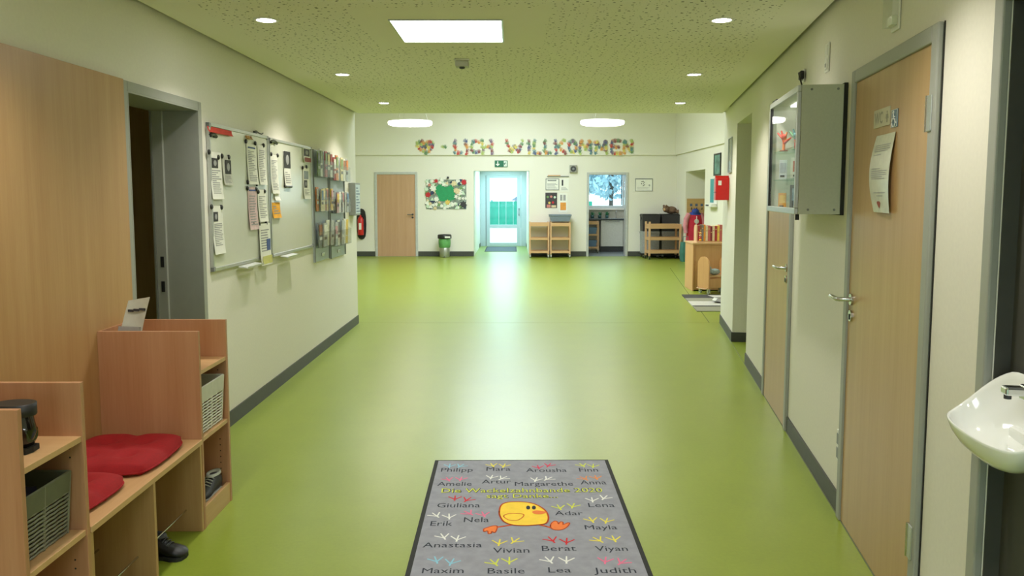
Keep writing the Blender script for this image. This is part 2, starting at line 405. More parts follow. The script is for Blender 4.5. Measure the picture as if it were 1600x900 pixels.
# washroom door, near right
d2 = sroot('door_2', 'beech washroom door in grey steel frame on the right', WR.pt(3.505, 0, 0), WR.rz)
frame_parts(d2, 1.071, 2.09, 0.058, 0.022, M_frame)
B(0.058, 1.013, -0.012, -0.001, 0.006, 2.032).build('leaf', W_DOOR, d2, bevel=0.002)
B(1.003, 1.0125, -0.016, -0.002, 0.006, 2.032).build('hinge_edge', mat('grey_seal', (120, 122, 112), 0.6), d2)
handle(d2, 0.115, 1.06, -0.125, y=-0.012)
for z in (0.33, 1.80):
    hg = B(1.008, 1.052, -0.0265, -0.021, z - 0.06, z + 0.06).build('hinge', M_alu, d2, bevel=0.003)
    MB().tube([(1.008, -0.024, z - 0.06), (1.008, -0.024, z + 0.06)], 0.006, 10).build('hinge_pin', M_steel, hg)
B(1.072, 1.076, -0.004, 0.0, 0, 2.09).build('seal_gap', M_void, d2)
# far door, right wall
d3 = sroot('door_3', 'narrow-looking beech door under the glass display case', WR.pt(1.115, 0, 0), WR.rz)
frame_parts(d3, 1.005, 2.09, 0.058, 0.022, M_frame)
B(0.058, 0.947, -0.012, -0.001, 0.006, 2.032).build('leaf', W_DOOR, d3, bevel=0.002)
handle(d3, 0.87, 1.055, -0.125, y=-0.012)
# doorway in the left wall
d1 = sroot('door_1', 'grey steel frame of the open doorway in the left wall', WL.pt(0, 0, 0), WL.rz)
for a, b in ((3.872, DL0), (DL1, 4.834)): B(a, b, -0.012, 0.0, 0, 2.085).build('jamb', M_frame, d1, bevel=0.005)
B(DL0, DL1, -0.012, 0.0, DLZ, 2.085).build('frame_head', M_frame, d1, bevel=0.005)
B(DL0 - 0.002, DL0 + 0.006, -0.012, 0.27, 0, DLZ).build('jamb_lining', M_frame, d1)
lining = B(DL1 - 0.006, DL1 + 0.002, -0.012, 0.20, 0, DLZ).build('jamb_lining', M_frame, d1)
rebate = B(DL1 - 0.022, DL1, 0.20, 0.262, 0, DLZ).build('jamb_rebate', M_frame, d1, bevel=0.004)
B(DL0, DL1, -0.012, 0.27, DLZ - 0.006, DLZ + 0.002).build('head_lining', M_frame, d1)
for z in (1.13, 0.98): B(DL1 - 0.0245, DL1 - 0.0215, 0.218, 0.238, z - 0.032, z + 0.032).build('strike_slot', M_black, rebate)
B(DL1 - 0.030, DL1 + 0.0, 0.262, 0.272, 0, DLZ).build('frame_edge', M_alu, d1)
# niche frame by the basin
d5 = sroot('door_4', 'grey frame round the dark recess beside the hand basin', WR.pt(4.975, 0, 0), WR.rz)
B(0, 0.056, -0.014, 0.012, 0, 2.11).build('jamb', M_frame, d5, bevel=0.006)
B(0.0545, 0.060, 0.012, 0.052, 0, 2.05).build('dark_lining', MATS['dark_grey_panel'], d5)
B(0.060, 1.33, 0.012, 0.052, 2.044, 2.052).build('dark_lining', MATS['dark_grey_panel'], d5)
B(0.058, 1.4, -0.014, 0.012, 2.045, 2.11).build('frame_head', M_frame, d5, bevel=0.006)
# far door, left
d6 = sroot('door_5', 'closed beech door in light grey frame on the far wall', (-3.43, YF, 0))
frame_parts(d6, 1.075, 2.105, 0.062, 0.02, mat('pale_grey_frame', (186, 188, 184), 0.45))
B(0.062, 1.013, -0.006, -0.001, 0.006, 2.043).build('leaf', W_FARDOOR, d6)
handle(d6, 0.945, 1.05, -0.125, mat('dark_metal', (92, 92, 92), 0.35, 0.8), y=-0.006)
# kitchen doorway frame
d7 = sroot('door_6', 'pale steel frame of the kitchen doorway', (1.865, YF, 0))
frame_parts(d7, 1.035, 2.095, 0.056, 0.02, MATS['pale_grey_frame'], 0.30)
# exit door with glass
M_bluealu = mat('pale_blue_grey_aluminium', (188, 196, 198), 0.4, 0.1, var=0.02)
d8 = sroot('door_7', 'glazed aluminium exit door with daylight behind', (0, YV, 0))
for a, b in ((-0.956, -0.79), (0.27, 0.43)): B(a, b, -0.06, 0.06, 0, 2.26).build('side_frame', M_bluealu, d8, bevel=0.005)
B(-0.79, 0.27, -0.06, 0.06, 2.12, 2.26).build('frame_head', M_bluealu, d8, bevel=0.005)
B(-0.79, -0.775, -0.05, 0.05, 0, 2.12).build('hinge_gap', M_dgrey, d8)
for a, b, c_, d in ((-0.775, -0.665, 0, 2.12), (0.15, 0.265, 0, 2.12)): B(a, b, -0.05, 0.03, c_, d).build('door_stile', M_bluealu, d8, bevel=0.005)
for a, b in ((0.0, 0.105), (0.555, 0.645), (2.045, 2.12)): B(-0.665, 0.15, -0.05, 0.03, a, b).build('door_rail', M_bluealu, d8, bevel=0.005)
for a, b in ((0.105, 0.555), (0.645, 2.045)): B(-0.665, 0.15, -0.014, -0.008, a, b).build('glass_pane', M_glass, d8)
MB().tube([(0.21, -0.05, 0.93), (0.21, -0.095, 0.93), (0.21, -0.095, 1.13), (0.21, -0.05, 1.13)], 0.012, 8).build('pull_handle', M_dgrey, d8)
# kitchen window
w2 = sroot('window_2', 'kitchen window with a narrow dark sash line', (0, KY1, 0))
for a, b, c_, d in ((1.98, 2.05, 1.17, 2.38), (3.06, 3.10, 1.24, 2.31), (3.35, 3.42, 1.17, 2.38)): B(a, b, -0.02, 0.06, c_, d).build('window_stile', M_bluealu, w2)
for c_, d in ((1.17, 1.24), (2.31, 2.38)): B(1.98, 3.42, -0.02, 0.06, c_, d).build('window_rail', M_bluealu, w2)
B(2.05, 3.35, 0.0, 0.008, 1.24, 2.31).build('pane', M_glass, w2)
B(3.02, 3.045, -0.028, -0.0, 1.26, 2.29).build('sash_seal', M_dgrey, w2)
B(1.9, 3.5, -0.16, 0.0, 1.13, 1.168).build('window_sill', M_white, w2)

# ------------------------------------------------------------------ ceiling fittings
M_spotlens = emit('downlight_lens', (1.0, 0.97, 0.9), 30)
M_panel = emit('lit_panel', (0.93, 0.98, 1.0), PANEL_E)
M_pend = emit('pendant_diffuser', (1.0, 0.94, 0.86), PEND_E)
def downlight(x, y, label):
    t = thing('downlight', label, 'downlight', (x, y, ZC), 0, 'recessed ceiling downlights')
    MB().lathe([(0.050, 0.004), (0.052, -0.006), (0.066, -0.007), (0.070, -0.003), (0.070, 0.004)], 24).build('trim_ring', M_white, t)
    MB().lathe([(0.001, -0.0035), (0.0505, -0.004), (0.0505, 0.002)], 24).build('lens', M_spotlens, t)
    l = lamp('SPOT', 'downlight_lamp', (0, 0, -0.02), SPOT_E, LED, spot_size=math.radians(122), spot_blend=0.75, shadow_soft_size=0.05)
    l.parent = t
row = ('nearest', 'middle', 'farthest')
for i in range(-3, 3):
    y = 4.46 + 1.965 * i if i else 4.46
    y = (4.46, 6.43, 8.39)[i] if i >= 0 else 4.46 + 1.97 * i
    nm = row[i] + ' visible' if i >= 0 else ('first', 'second', 'third')[-i - 1] + ' unseen'  # both rows carry on out of view with downlights added for light
    downlight(-1.35 if i < 2 else -1.335, y, f'round white downlight, {nm} one in the left ceiling row' if i >= 0 else f'added round white downlight above the viewer, {nm} in the left row')
    xr_ = (1.152, 1.45, 1.754)[i] if i >= 0 else 1.152 + 0.30 * i
    downlight(xr_, y, f'round white downlight, {nm} one in the right ceiling row' if i >= 0 else f'added round white downlight above the viewer, {nm} in the right row')
cp = thing('ceiling_light_panel', 'square bright white light panel set in the perforated ceiling', 'ceiling light', (-0.365, 4.765, ZC))
B(-0.305, 0.305, -0.305, 0.305, -0.004, 0.0).build('diffuser', M_panel, cp)
for a, b, c_, d in ((-0.315, 0.315, -0.315, -0.305), (-0.315, 0.315, 0.305, 0.315), (-0.315, -0.305, -0.305, 0.305), (0.305, 0.315, -0.305, 0.305)):
    B(a, b, c_, d, -0.007, 0.0).build('panel_frame', M_alu, cp)
cp2 = clone(cp, 'added square bright white light panel above the viewer, out of view', (-0.365, 0.6, ZC))  # unseen second panel, added for more light near the viewer
sd = thing('smoke_detector', 'small square grey detector under the ceiling behind the light panel', 'detector', (-0.355, 5.76, ZC))
B(-0.055, 0.055, -0.055, 0.055, -0.012, 0).build('base_plate', M_white, sd, bevel=0.003)
B(-0.047, 0.047, -0.05, 0.05, -0.052, -0.012).build('housing', mat('detector_grey', (188, 186, 172), 0.5), sd, bevel=0.006)
MB().lathe([(0.018, 0.0), (0.022, -0.010), (0.012, -0.016), (0.002, -0.017)], 14, (0, -0.012, -0.050)).build('sensor', M_dgrey, sd)
def pendant(x, y, z, label):
    t = thing('pendant_lamp', label, 'pendant lamp', (x, y, z), 0, 'round pendant lamps in the hall')
    MB().lathe([(0.002, 0.0), (0.39, 0.0), (0.425, 0.012), (0.435, 0.035), (0.435, 0.075)], 40).build('diffuser', M_pend, t)
    MB().lathe([(0.436, 0.070), (0.436, 0.083), (0.43, 0.087), (0.05, 0.090), (0.002, 0.090)], 40).build('lamp_housing', M_white, t)
    for a in (0, 2.09, 4.19):
        MB().tube([(0.36 * math.cos(a), 0.36 * math.sin(a), 0.088), (0.02 * math.cos(a), 0.02 * math.sin(a), HZ - z - 0.02)], 0.0015, 5).build('suspension_wire', M_steel, t)
    MB().lathe([(0.001, HZ - z), (0.06, HZ - z), (0.06, HZ - z - 0.03), (0.001, HZ - z - 0.032)], 18).build('ceiling_rose', M_white, t)
pendant(-2.03, 16.0, 2.915, 'large flat round glowing pendant lamp above the far beech door')
pendant(1.80, 16.0, 2.925, 'large flat round glowing pendant lamp above the kitchen doorway')
pendant(-2.03, 12.2, 2.92, 'added unseen round pendant lamp above the left corridor edge')  # this pair is unseen, added for more light on the far wall
pendant(1.80, 12.2, 2.92, 'added unseen round pendant lamp above the right corridor edge')

# ------------------------------------------------------------------ left side: wood panel, cubbies, bench
FX = -1.41                                           # front of the furniture
BXw = xL(3.2) + 0.003
pn = thing('wooden_wall_panel', 'tall beech panel covering the left wall behind the bench', 'wall panel', WL.pt(0, 0, 0), WL.rz)
for a, b in ((0.4, 2.045), (2.048, 3.868)): B(a, b, -0.022, -0.002, 0, 2.085).build('panel_board', W_Z, pn, bevel=0.001)
XB = xL(3) + 0.026
T = 0.019
def cubby(name, label, y0, y1, levels, plinth):
    t = thing(name, label, 'shelf', (0, y0, 0))
    w_ = y1 - y0
    for a in (0, w_ - T):
        p = B(XB, FX, a, a + T, 0, 0.92).build('side_panel', W_PINK, t, bevel=0.0012)
        yy = a + (T + 0.0004 if a == 0 else -0.0004)
        dots = MB()
        for k in range(9):
            for xx in (FX - 0.045, XB + 0.06):
                z = 0.14 + k * 0.03 + (0.32 if k > 6 else 0)
                dots.tube([(xx, yy - 0.0003, z), (xx, yy + 0.0003, z)], 0.0032, 8)
        dots.build('pin_holes', M_void, p)['kind'] = 'stuff'
    B(XB, XB + 0.008, T, w_ - T, 0.0, 0.92).build('back_panel', W_PINK, t)
    for z in levels: B(XB + 0.008, FX - 0.004, T, w_ - T, z - T, z).build('shelf_board', W_X, t, bevel=0.001)
    if plinth: B(FX - 0.022, FX - 0.003, T, w_ - T, 0, 0.098).build('plinth_board', W_Y, t, bevel=0.001)
    return t
cubby('shoe_cubby', 'beech shoe cubby at the left picture edge holding boot and dark basket', 2.215, 2.565, (0.742, 0.424, 0.09), False)
cubby('shoe_cubby', 'beech shoe cubby beside the doorway holding the white basket', 3.523, 3.883, (0.737, 0.424, 0.07), True)
bn = thing('bench', 'beech bench with two red cushions and shoe rods underneath', 'bench', (0, 0, 0))
B(XB, FX + 0.004, 2.567, 3.521, 0.403, 0.425).build('seat_board', W_Y, bn, bevel=0.0015)
for a in (2.567, 3.034, 3.502): B(XB, FX - 0.002, a, a + T, 0, 0.403).build('bench_divider', W_Z, bn, bevel=0.001)
for a, b in ((2.586, 3.034), (3.053, 3.502)):
    for xx, z in ((FX - 0.075, 0.10), (FX - 0.23, 0.13)): MB().tube([(xx, a, z), (xx, b, z)], 0.004, 8).build('shoe_rod', M_steel, bn)
M_red = mat('red_cushion_cotton', (154, 10, 20), 0.85, var=0.1, scale=120, bump=0.25)
def cushion(label, cx, cy, sx, sy, rz, seed):
    """square seat pad with rounded corners, welt and four buttoned dimples"""
    N = 22; rnd = random.Random(seed); top = []; mb = MB()
    def pos(u, v):
        r = 0.86 + 0.14 * (1 - max(abs(u), abs(v)) ** 8 * min(abs(u), abs(v)) ** 3)
        return u * sx / 2 * r, v * sy / 2 * r
    def h(u, v):
        e = (1 - abs(u) ** 5) * (1 - abs(v) ** 5)
        z = 0.016 + 0.046 * max(e, 0) ** 0.5
        for a in (-0.36, 0.36):
            for b in (-0.36, 0.36): z -= 0.030 * math.exp(-((u - a) ** 2 + (v - b) ** 2) / 0.035)
        z -= 0.010 * math.exp(-u * u / 0.02) + 0.010 * math.exp(-v * v / 0.02)
        return z
    for side in (1, -1):
        vs_ = []; fs = []
        for i in range(N + 1):
            for j in range(N + 1):
                u, v = i / N * 2 - 1, j / N * 2 - 1; x, y = pos(u, v)
                vs_.append((x, y, h(u, v) if side == 1 else 0.001 + 0.013 * max(abs(u), abs(v)) ** 10))
        for i in range(N):
            for j in range(N): a = i * (N + 1) + j; fs.append((a, a + 1, a + N + 2, a + N + 1))
        mb._add(vs_, fs, True)
    t = thing('seat_cushion', label, 'cushion', (cx, cy, 0.4255), rz, 'red cushions on the bench')
    mb.build('pad', M_red, t)
    edge = [(k / 40 * 2 - 1, -1) for k in range(40)] + [(1, k / 40 * 2 - 1) for k in range(40)] + [(1 - k / 40 * 2, 1) for k in range(40)] + [(-1, 1 - k / 40 * 2) for k in range(40)]
    pts = [(*pos(u, v), 0.0150) for u, v in edge]; MB().tube(pts + pts[:2], 0.004, 6).build('welt', M_red, t)
    for a in (-0.36, 0.36):
        for b in (-0.36, 0.36):
            x, y = pos(a, b); MB().ell((x, y, h(a, b) + 0.001), (0.009, 0.009, 0.004), 10, 5).build('button', M_red, t)
cushion('red tufted cushion lying against the tall far cubby side', -1.655, 3.245, 0.43, 0.47, 0.03, 1)
cushion('red cushion half hidden by the near cubby side', -1.672, 2.785, 0.41, 0.40, -0.04, 2)
# baskets
def basket(label, x, y, z, dx, dy, hh, m_b, m_l, rz=0):
    t = thing('wicker_basket', label, 'basket', (x, y, z), rz, 'woven baskets in the cubbies')
    ww, dd_ = dx / 2, dy / 2; k = 0.93
    def ring(f, zz, r=0.0035):
        a, b = ww * f, dd_ * f
        mb_ = MB(); c4 = [(a, -b), (a, b), (-a, b), (-a, -b)]
        for i in range(4):
            (x0, y0), (x1, y1) = c4[i], c4[(i + 1) % 4]; n = 10; pts = []
            for q in range(n + 1):
                u = q / n; o = 0.0015 * (1 if q % 2 else -1); nx, ny = (y1 - y0), -(x1 - x0); L = math.hypot(nx, ny)
                pts.append((x0 + (x1 - x0) * u + nx / L * o, y0 + (y1 - y0) * u + ny / L * o, zz))
            mb_.tube(pts, r, 5)
        return mb_
    nz = 11; zt = hh * 0.68
    for i in range(nz):
        zz = 0.006 + i * (zt - 0.006) / (nz - 1); ring(k + (1 - k) * zz / hh, zz, 0.0044).build('wicker_strand', m_b, t)
    for a, b in ((1, 1), (1, -1), (-1, 1), (-1, -1), (1, 0), (-1, 0), (0, 1), (0, -1)): MB().tube([(a * ww * k, b * dd_ * k, 0), (a * ww, b * dd_, hh)], 0.005, 6).build('basket_rib', m_b, t)
    f = k + (1 - k) * 0.7
    o_, i_ = [], []
    for zz, ff in ((zt, f + 0.02), (hh, 1.025), (hh + 0.004, 1.0), (hh, 0.975), (zt, f - 0.03)):
        o_.append([(a * ww * ff, b * dd_ * ff, zz) for a, b in ((1, 1), (-1, 1), (-1, -1), (1, -1))])
    MB().loft(o_, True, False, False).build('cloth_liner', m_l, t)
    B(-ww * k + .004, ww * k - .004, -dd_ * k + .004, dd_ * k - .004, 0.003, 0.010).build('basket_bottom', m_b, t)
    return t
M_wick = mat('white_wicker', (226, 224, 212), 0.6, var=0.05); M_liner = mat('white_liner', (214, 214, 202), 0.85, var=0.04)
M_wick2 = mat('grey_wicker', (128, 128, 110), 0.65, var=0.08); M_liner2 = mat('olive_grey_liner', (104, 106, 84), 0.85)
basket('white wicker basket with cloth rim in the cubby beside the doorway', -1.60, 3.703, 0.4245, 0.35, 0.295, 0.225, M_wick, M_liner)
basket('dark grey wicker basket in the cubby at the left picture edge', -1.615, 2.388, 0.4245, 0.33, 0.285, 0.205, M_wick2, M_liner2)
cl = MB(); rings = []
for j in range(7):
    a = j / 6; rr = (0.135 * (1 - a ** 2.2) + 0.004)
    rings.append([(rr * (1 + 0.12 * math.sin(5 * q * 2 * PI / 18 + j)) * math.cos(q * 2 * PI / 18), rr * 0.78 * (1 + 0.1 * math.sin(3 * q * 2 * PI / 18 + 2 * j)) * math.sin(q * 2 * PI / 18), 0.05 * a + 0.008 * math.sin(q * 2.1 + j)) for q in range(18)])
cl.loft(rings)
tag(cl.build('folded_cloth', mat('dark_blue_cloth', (26, 30, 58), 0.9, var=0.2), loc=(-1.60, 2.388, 0.575)), 'crumpled dark blue cloth lying in the dark grey basket', 'cloth')
# shoes
def shoe(name, label, cat, loc, rz, L, m_up, m_sole, m_lace, shaft=0.0, scale=1.0):
    t = thing(name, label, cat, loc, rz)
    secs = [(0.0, 0.026, 0.030, 0.075), (0.04, 0.031, 0.012, 0.092), (0.20, 0.034, 0.012, 0.098), (0.36, 0.033, 0.012, 0.088), (0.52, 0.036, 0.012, 0.064), (0.70, 0.042, 0.012, 0.052), (0.86, 0.040, 0.012, 0.044), (0.96, 0.028, 0.012, 0.034), (1.0, 0.010, 0.015, 0.025)]
    def sring(x, hw, z0, z1): 
        return [(x * L, hw * (abs(math.cos(a)) ** 0.7) * (1 if math.cos(a) >= 0 else -1) * (0.75 if math.sin(a) > 0.5 else 1), (z0 + z1) / 2 + (z1 - z0) / 2 * (abs(math.sin(a)) ** 0.7) * (1 if math.sin(a) >= 0 else -1)) for a in [2 * PI * k / 16 for k in range(16)]]
    MB().loft([sring(*q) for q in secs]).build('upper', m_up, t)
    top = 0.085
    if shaft:
        rs = []
        for z, cx_, a, b in ((0.02, 0.22, 0.050, 0.034), (0.06, 0.22, 0.066, 0.038), (top + 0.01, 0.21, 0.056, 0.036), (top + shaft * 0.5, 0.20, 0.050, 0.036), (top + shaft, 0.19, 0.054, 0.038)):
            rs.append([(cx_ * L + a * math.cos(2 * PI * k / 18), b * math.sin(2 * PI * k / 18), z) for k in range(18)])
        MB().loft(rs).build('shaft', m_up, t)
        MB().loft([[(0.18 * L + r * 0.062 * math.cos(2 * PI * k / 18), r * 0.045 * math.sin(2 * PI * k / 18), z) for k in range(18)] for r, z in ((0.88, top + shaft - 0.034), (0.92, top + shaft - 0.030), (0.93, top + shaft + 0.002), (0.8, top + shaft + 0.001))]).build('collar', M_black, t)
    else:
        MB().loft([[(0.17 * L + r * 0.048 * math.cos(2 * PI * k / 14), r * 0.026 * math.sin(2 * PI * k / 14), z) for k in range(14)] for r, z in ((1.15, 0.088), (1.05, 0.101), (0.75, 0.098), (0.5, 0.09))]).build('collar', m_lace, t)
        lc = MB()
        for q in range(4):
            x = (0.38 + 0.07 * q) * L; z = 0.090 - q * 0.0085; lc.tube([(x, -0.024, z - 0.008), (x + 0.004, 0, z + 0.003), (x, 0.024, z - 0.008)], 0.003, 5)
        lc.build('laces', m_lace, t)
    so = [(0.0, 0), (0.02, 0.028), (0.25, 0.034), (0.5, 0.034), (0.7, 0.042), (0.88, 0.040), (0.97, 0.026), (1.0, 0)]
    poly = [(a * L - 0.003, b + 0.003) for a, b in so] + [(a * L - 0.003, -b - 0.003) for a, b in reversed(so[1:-1])]
    MB().prism(poly, 'z', 0.0, 0.016).build('sole', m_sole, t)
    t.scale = (scale,) * 3
    return t
M_patent = mat('black_patent_leather', (20, 15, 15), 0.12, var=0.1, spec=0.7)
shoe('ankle_boot', 'black glossy ankle boot on the upper shelf at the left edge', 'boot', (-1.475, 2.385, 0.7425), PI * 0.985, 0.25, M_patent, M_rubber, M_black, 0.055, 1.08)
shoe('sneaker', 'grey sneaker with pale trim in the lowest cubby beside the doorway', 'shoe', (-1.47, 3.845, 0.0705), -PI / 2 - 0.1, 0.20, M_dgrey, M_white, mat('pale_grey_trim', (190, 196, 186), 0.7), 0)
shoe('black_shoe', 'small black shoe on the floor under the bench', 'shoe', (-1.545, 3.255, 0.0), -0.12, 0.17, M_black, M_rubber, M_dgrey, 0)
# leaflet stand on the cubby
ls = thing('leaflet', 'white leaning leaflet on top of the cubby beside the doorway', 'leaflet', (-1.785, 3.60, 0.7375), math.radians(-12))
sheet = [[(u * 0.115 - 0.0575 + 0.05 * v * v * 0.45, 0.09 * v + (0.012 * math.sin(u * PI)), 0.30 * v + 0.02 * u * v) for u in (0, .25, .5, .75, 1)] for v in (0, .2, .4, .6, .8, 1)]
def thin(mb_rings, th=0.0012, d=(0, 1, 0)):
    mb = MB(); mb.loft(mb_rings, False, False); n = len(mb_rings[0]); k = len(mb_rings)
    mb.loft([[(p[0] + d[0] * th, p[1] + d[1] * th, p[2] + d[2] * th) for p in r] for r in mb_rings], False, False)
    return mb
lf = thin(sheet).build('sheet', mat('leaflet_card', (206, 206, 192), 0.6), ls)
tx = MB()
for k, (a, b) in enumerate(((0.12, 0.36), (0.38, 0.62), (0.64, 0.90))):
    tx.box(0.115 * a - 0.0575 + 0.02, 0.115 * b - 0.0575 + 0.02, 0.070 - 0.002, 0.074, 0.250 + 0.004 * k, 0.261 + 0.004 * k)
tx.build('printed_title', M_ink, lf)
B(-0.055, 0.055, -0.012, 0.0, 0.0, 0.19).build('lower_fold', mat('leaflet_grey', (160, 160, 158), 0.5), ls, rot=(-0.28, 0, 0))

# ------------------------------------------------------------------ dark room behind the doorway
cb = thing('tall_cupboard', 'dark-looking beech cupboard in the unlit room behind the doorway', 'cupboard', (-3.6, 5.9, 0))
B(0, 1.25, 0, 0.5, 0, 2.2).build('cupboard_body', W_Z, cb)
for a in (0.01, 0.63): 
    q = B(a, a + 0.61, -0.02, -0.001, 0.02, 2.18).build('cupboard_door', W_Z, cb, bevel=0.002)
    B(a + (0.56 if a < .5 else 0.03), a + (0.575 if a < .5 else 0.045), -0.045, -0.02, 1.0, 1.15).build('handle', M_steel, q)

# ------------------------------------------------------------------ whiteboards and what hangs on them
M_board = mat('whiteboard_enamel', (214, 216, 200), 0.16, var=0.01, spec=0.5)
def whiteboard(label, s0, s1, z0, z1, tray_s):
    t = thing('whiteboard', label, 'whiteboard', WL.pt(s0, 0.002, z0), WL.rz)
    w_, h = s1 - s0, z1 - z0
    B(0.01, w_ - 0.01, -0.014, -0.001, 0.01, h - 0.01).build('board_surface', M_board, t)
    for a, b, c_, d in ((0, w_, 0, 0.022), (0, w_, h - 0.022, h), (0, 0.022, 0.022, h - 0.022), (w_ - 0.022, w_, 0.022, h - 0.022)):
        B(a, b, -0.022, 0, c_, d).build('frame_rail', M_alu, t, bevel=0.002)
    for a in (0, w_ - 0.03):
        for c_ in (0, h - 0.03): B(a, a + 0.03, -0.0235, -0.0005, c_, c_ + 0.03).build('corner_cap', M_grey, t, bevel=0.002)
    MB().prism([(-0.022, -0.012), (-0.085, -0.020), (-0.088, -0.008), (-0.082, -0.013), (-0.022, -0.004)], 'x', tray_s, tray_s + 0.34).build('pen_tray', mat('tray_white', (206, 208, 202), 0.4), t)
    return t
whiteboard('whiteboard nearest the doorway with a red strip at its top corner', 4.913, 6.078, 1.055, 1.975, 0.44)
whiteboard('whiteboard beside the magazine racks with an orange note', 6.096, 7.345, 1.052, 1.968, 0.20)
OFF = 0.018
_pz = {}
def zoomA(x, y): return 310 + x / 3.6, 180 + y / 3.6
def zoomB(x, y): return 410 + x / 4.289, 200 + y / 4.289
def pin(zm, a, b, label, m=M_paper, lines=(), photo=None, name='paper_sheet', cat='paper', hdr=None, extra=None, out=OFF, tilt=0.0, hgt=None):
    (s0, z1), (s1, z0) = WL.sz(*zm(*a), out), WL.sz(*zm(*b), out)
    if hgt: z0 = z1 - hgt
    t = thing(name, label, cat, WL.pt(s0, out, z0), WL.rz); w_, h = s1 - s0, z1 - z0
    curl = [[(u * w_ + tilt * (1 - v) * h, -0.0015 - 0.014 * (1 - v) ** 3 - 0.003 * math.sin(u * 3), v * h) for u in (0, .33, .66, 1)] for v in (0, .12, .25, .4, .6, .8, 1)]
    sh = thin(curl, -0.0008).build('sheet', m, t)
    def yy(v): return -0.0027 - 0.014 * (1 - v) ** 3 - 0.003
    if lines:
        mb = MB(); lo, hi, n = lines; rnd = random.Random(sum(map(ord, label)))
        for k in range(n):
            v = lo + (hi - lo) * (k + 0.5) / n; q = rnd.uniform(0.62, 0.9) if rnd.random() > 0.2 else 0.45
            th = (hi - lo) * h / n * 0.42
            mb.box(0.1 * w_ + tilt * (1 - v) * h, q * w_ + tilt * (1 - v) * h, yy(v) - 0.0004, yy(v), v * h, v * h + th)
        mb.build('printed_text', M_lightink, sh)
    def patch(nm, r, mm):
        u0, u1, v0, v1 = r; vm = (v0 + v1) / 2; B(u0 * w_ + tilt * (1 - vm) * h, u1 * w_ + tilt * (1 - vm) * h, yy(v0) - 0.0006, yy(v0) + 0.001, v0 * h, v1 * h).build(nm, mm, sh)
    if photo: 
        patch('printed_photo', photo, mat('photo_black', (46, 46, 48), 0.6, var=0.5, scale=60))
        u0, u1, v0, v1 = photo; u, v = (u0 + u1) / 2, (v0 + v1) / 2
        MB().ell((u * w_, yy(v0) - 0.001, v * h), ((u1 - u0) * w_ * 0.26, 0.001, (v1 - v0) * h * 0.3), 12, 6).build('printed_face', M_lightink, sh)
    if hdr: patch('printed_header', (0.1, 0.85, 0.90, 0.935), mat('blue_print', (70, 92, 150), 0.7))
    for nm, r, mm in (extra or ()): patch(nm, r, mm)
    return t
M_redstrip = mat('red_paper', (206, 62, 52), 0.7); M_pinkpap = mat('pinkish_paper', (216, 188, 190), 0.75, var=0.12, scale=30)
M_yel = mat('pale_yellow_print', (212, 208, 128), 0.75, var=0.1); M_or = mat('orange_note', (232, 166, 42), 0.75, var=0.12, scale=40); M_newsp = mat('newsprint', (196, 196, 184), 0.8, var=0.1)
pin(zoomA, (48, 60), (185, 104), 'red paper strip along the top corner of the near whiteboard', M_redstrip, name='paper_strip', hgt=0.036)
pin(zoomA, (60, 203), (132, 472), 'white sheet with dark portrait photo, upper left on near whiteboard', lines=(0.10, 0.62, 12), photo=(0.12, 0.66, 0.66, 0.87))
pin(zoomA, (131, 226), (185, 394), 'grey newspaper clipping right of the portrait sheet', M_newsp, lines=(0.06, 0.32, 6), photo=(0.22, 0.88, 0.38, 0.86), name='newspaper_clipping')
pin(zoomA, (74, 512), (142, 774), 'white sheet with small photo, lower left on near whiteboard', lines=(0.16, 0.64, 13), photo=(0.08, 0.48, 0.68, 0.88))
for i, c_ in enumerate(((168, 120, 60), (196, 150, 84), (150, 104, 52))):
    pin(zoomA, (262 + 13 * i, 113 + 2 * i), (273 + 13 * i, 136 + 2 * i), f'{("dark", "light", "deep")[i]} brown picture magnet, {("first", "second", "third")[i]} of three at top right of near whiteboard', mat(f'brown_magnet_{i}', c_, 0.6), name='picture_magnet', cat='magnet')
pin(zoomA, (268, 160), (329, 391), 'text sheet with blue heading on the near whiteboard', lines=(0.06, 0.84, 18), hdr=True)
pin(zoomA, (330, 166), (378, 392), 'narrow text sheet at the right edge of near whiteboard', lines=(0.06, 0.88, 18))
pin(zoomA, (275, 402), (331, 640), 'pinkish printed sheet in the lower middle of near whiteboard', M_pinkpap, lines=(0.08, 0.8, 12), hdr=True)
pin(zoomA, (331, 418), (384, 596), 'white text sheet beside the pinkish one', lines=(0.1, 0.8, 12))
pin(zoomA, (340, 612), (406, 832), 'sheet with yellow foot hanging below the near whiteboard', lines=(0.30, 0.86, 9), extra=[('printed_band', (0.08, 0.95, 0.03, 0.22), M_yel), ('printed_table', (0.58, 0.92, 0.34, 0.62), MATS['blue_print'] if 'blue_print' in MATS else M_ink)], out=0.026)
pin(zoomB, (50, 175), (105, 440), 'long white text sheet at the left of the far whiteboard', lines=(0.08, 0.86, 20))
pin(zoomB, (138, 150), (187, 396), 'sheet with black and white portrait on the far whiteboard', lines=(0.08, 0.42, 6), photo=(0.02, 0.98, 0.52, 0.99))
pin(zoomB, (76, 424), (112, 486), 'small white tag above the orange note', name='paper_tag', tilt=0.1)
pin(zoomB, (62, 500), (118, 600), 'orange square note on the far whiteboard', M_or, name='sticky_note', cat='note', lines=(0.2, 0.8, 4))
pin(zoomB, (268, 132), (315, 236), 'coloured photo print at top right of far whiteboard', M_paper, name='photo_print', cat='photo', photo=(0.1, 0.9, 0.45, 0.95), extra=[('printed_band', (0.05, 0.95, 0.04, 0.34), mat('brown_red_print', (140, 66, 52), 0.7, var=0.2))])
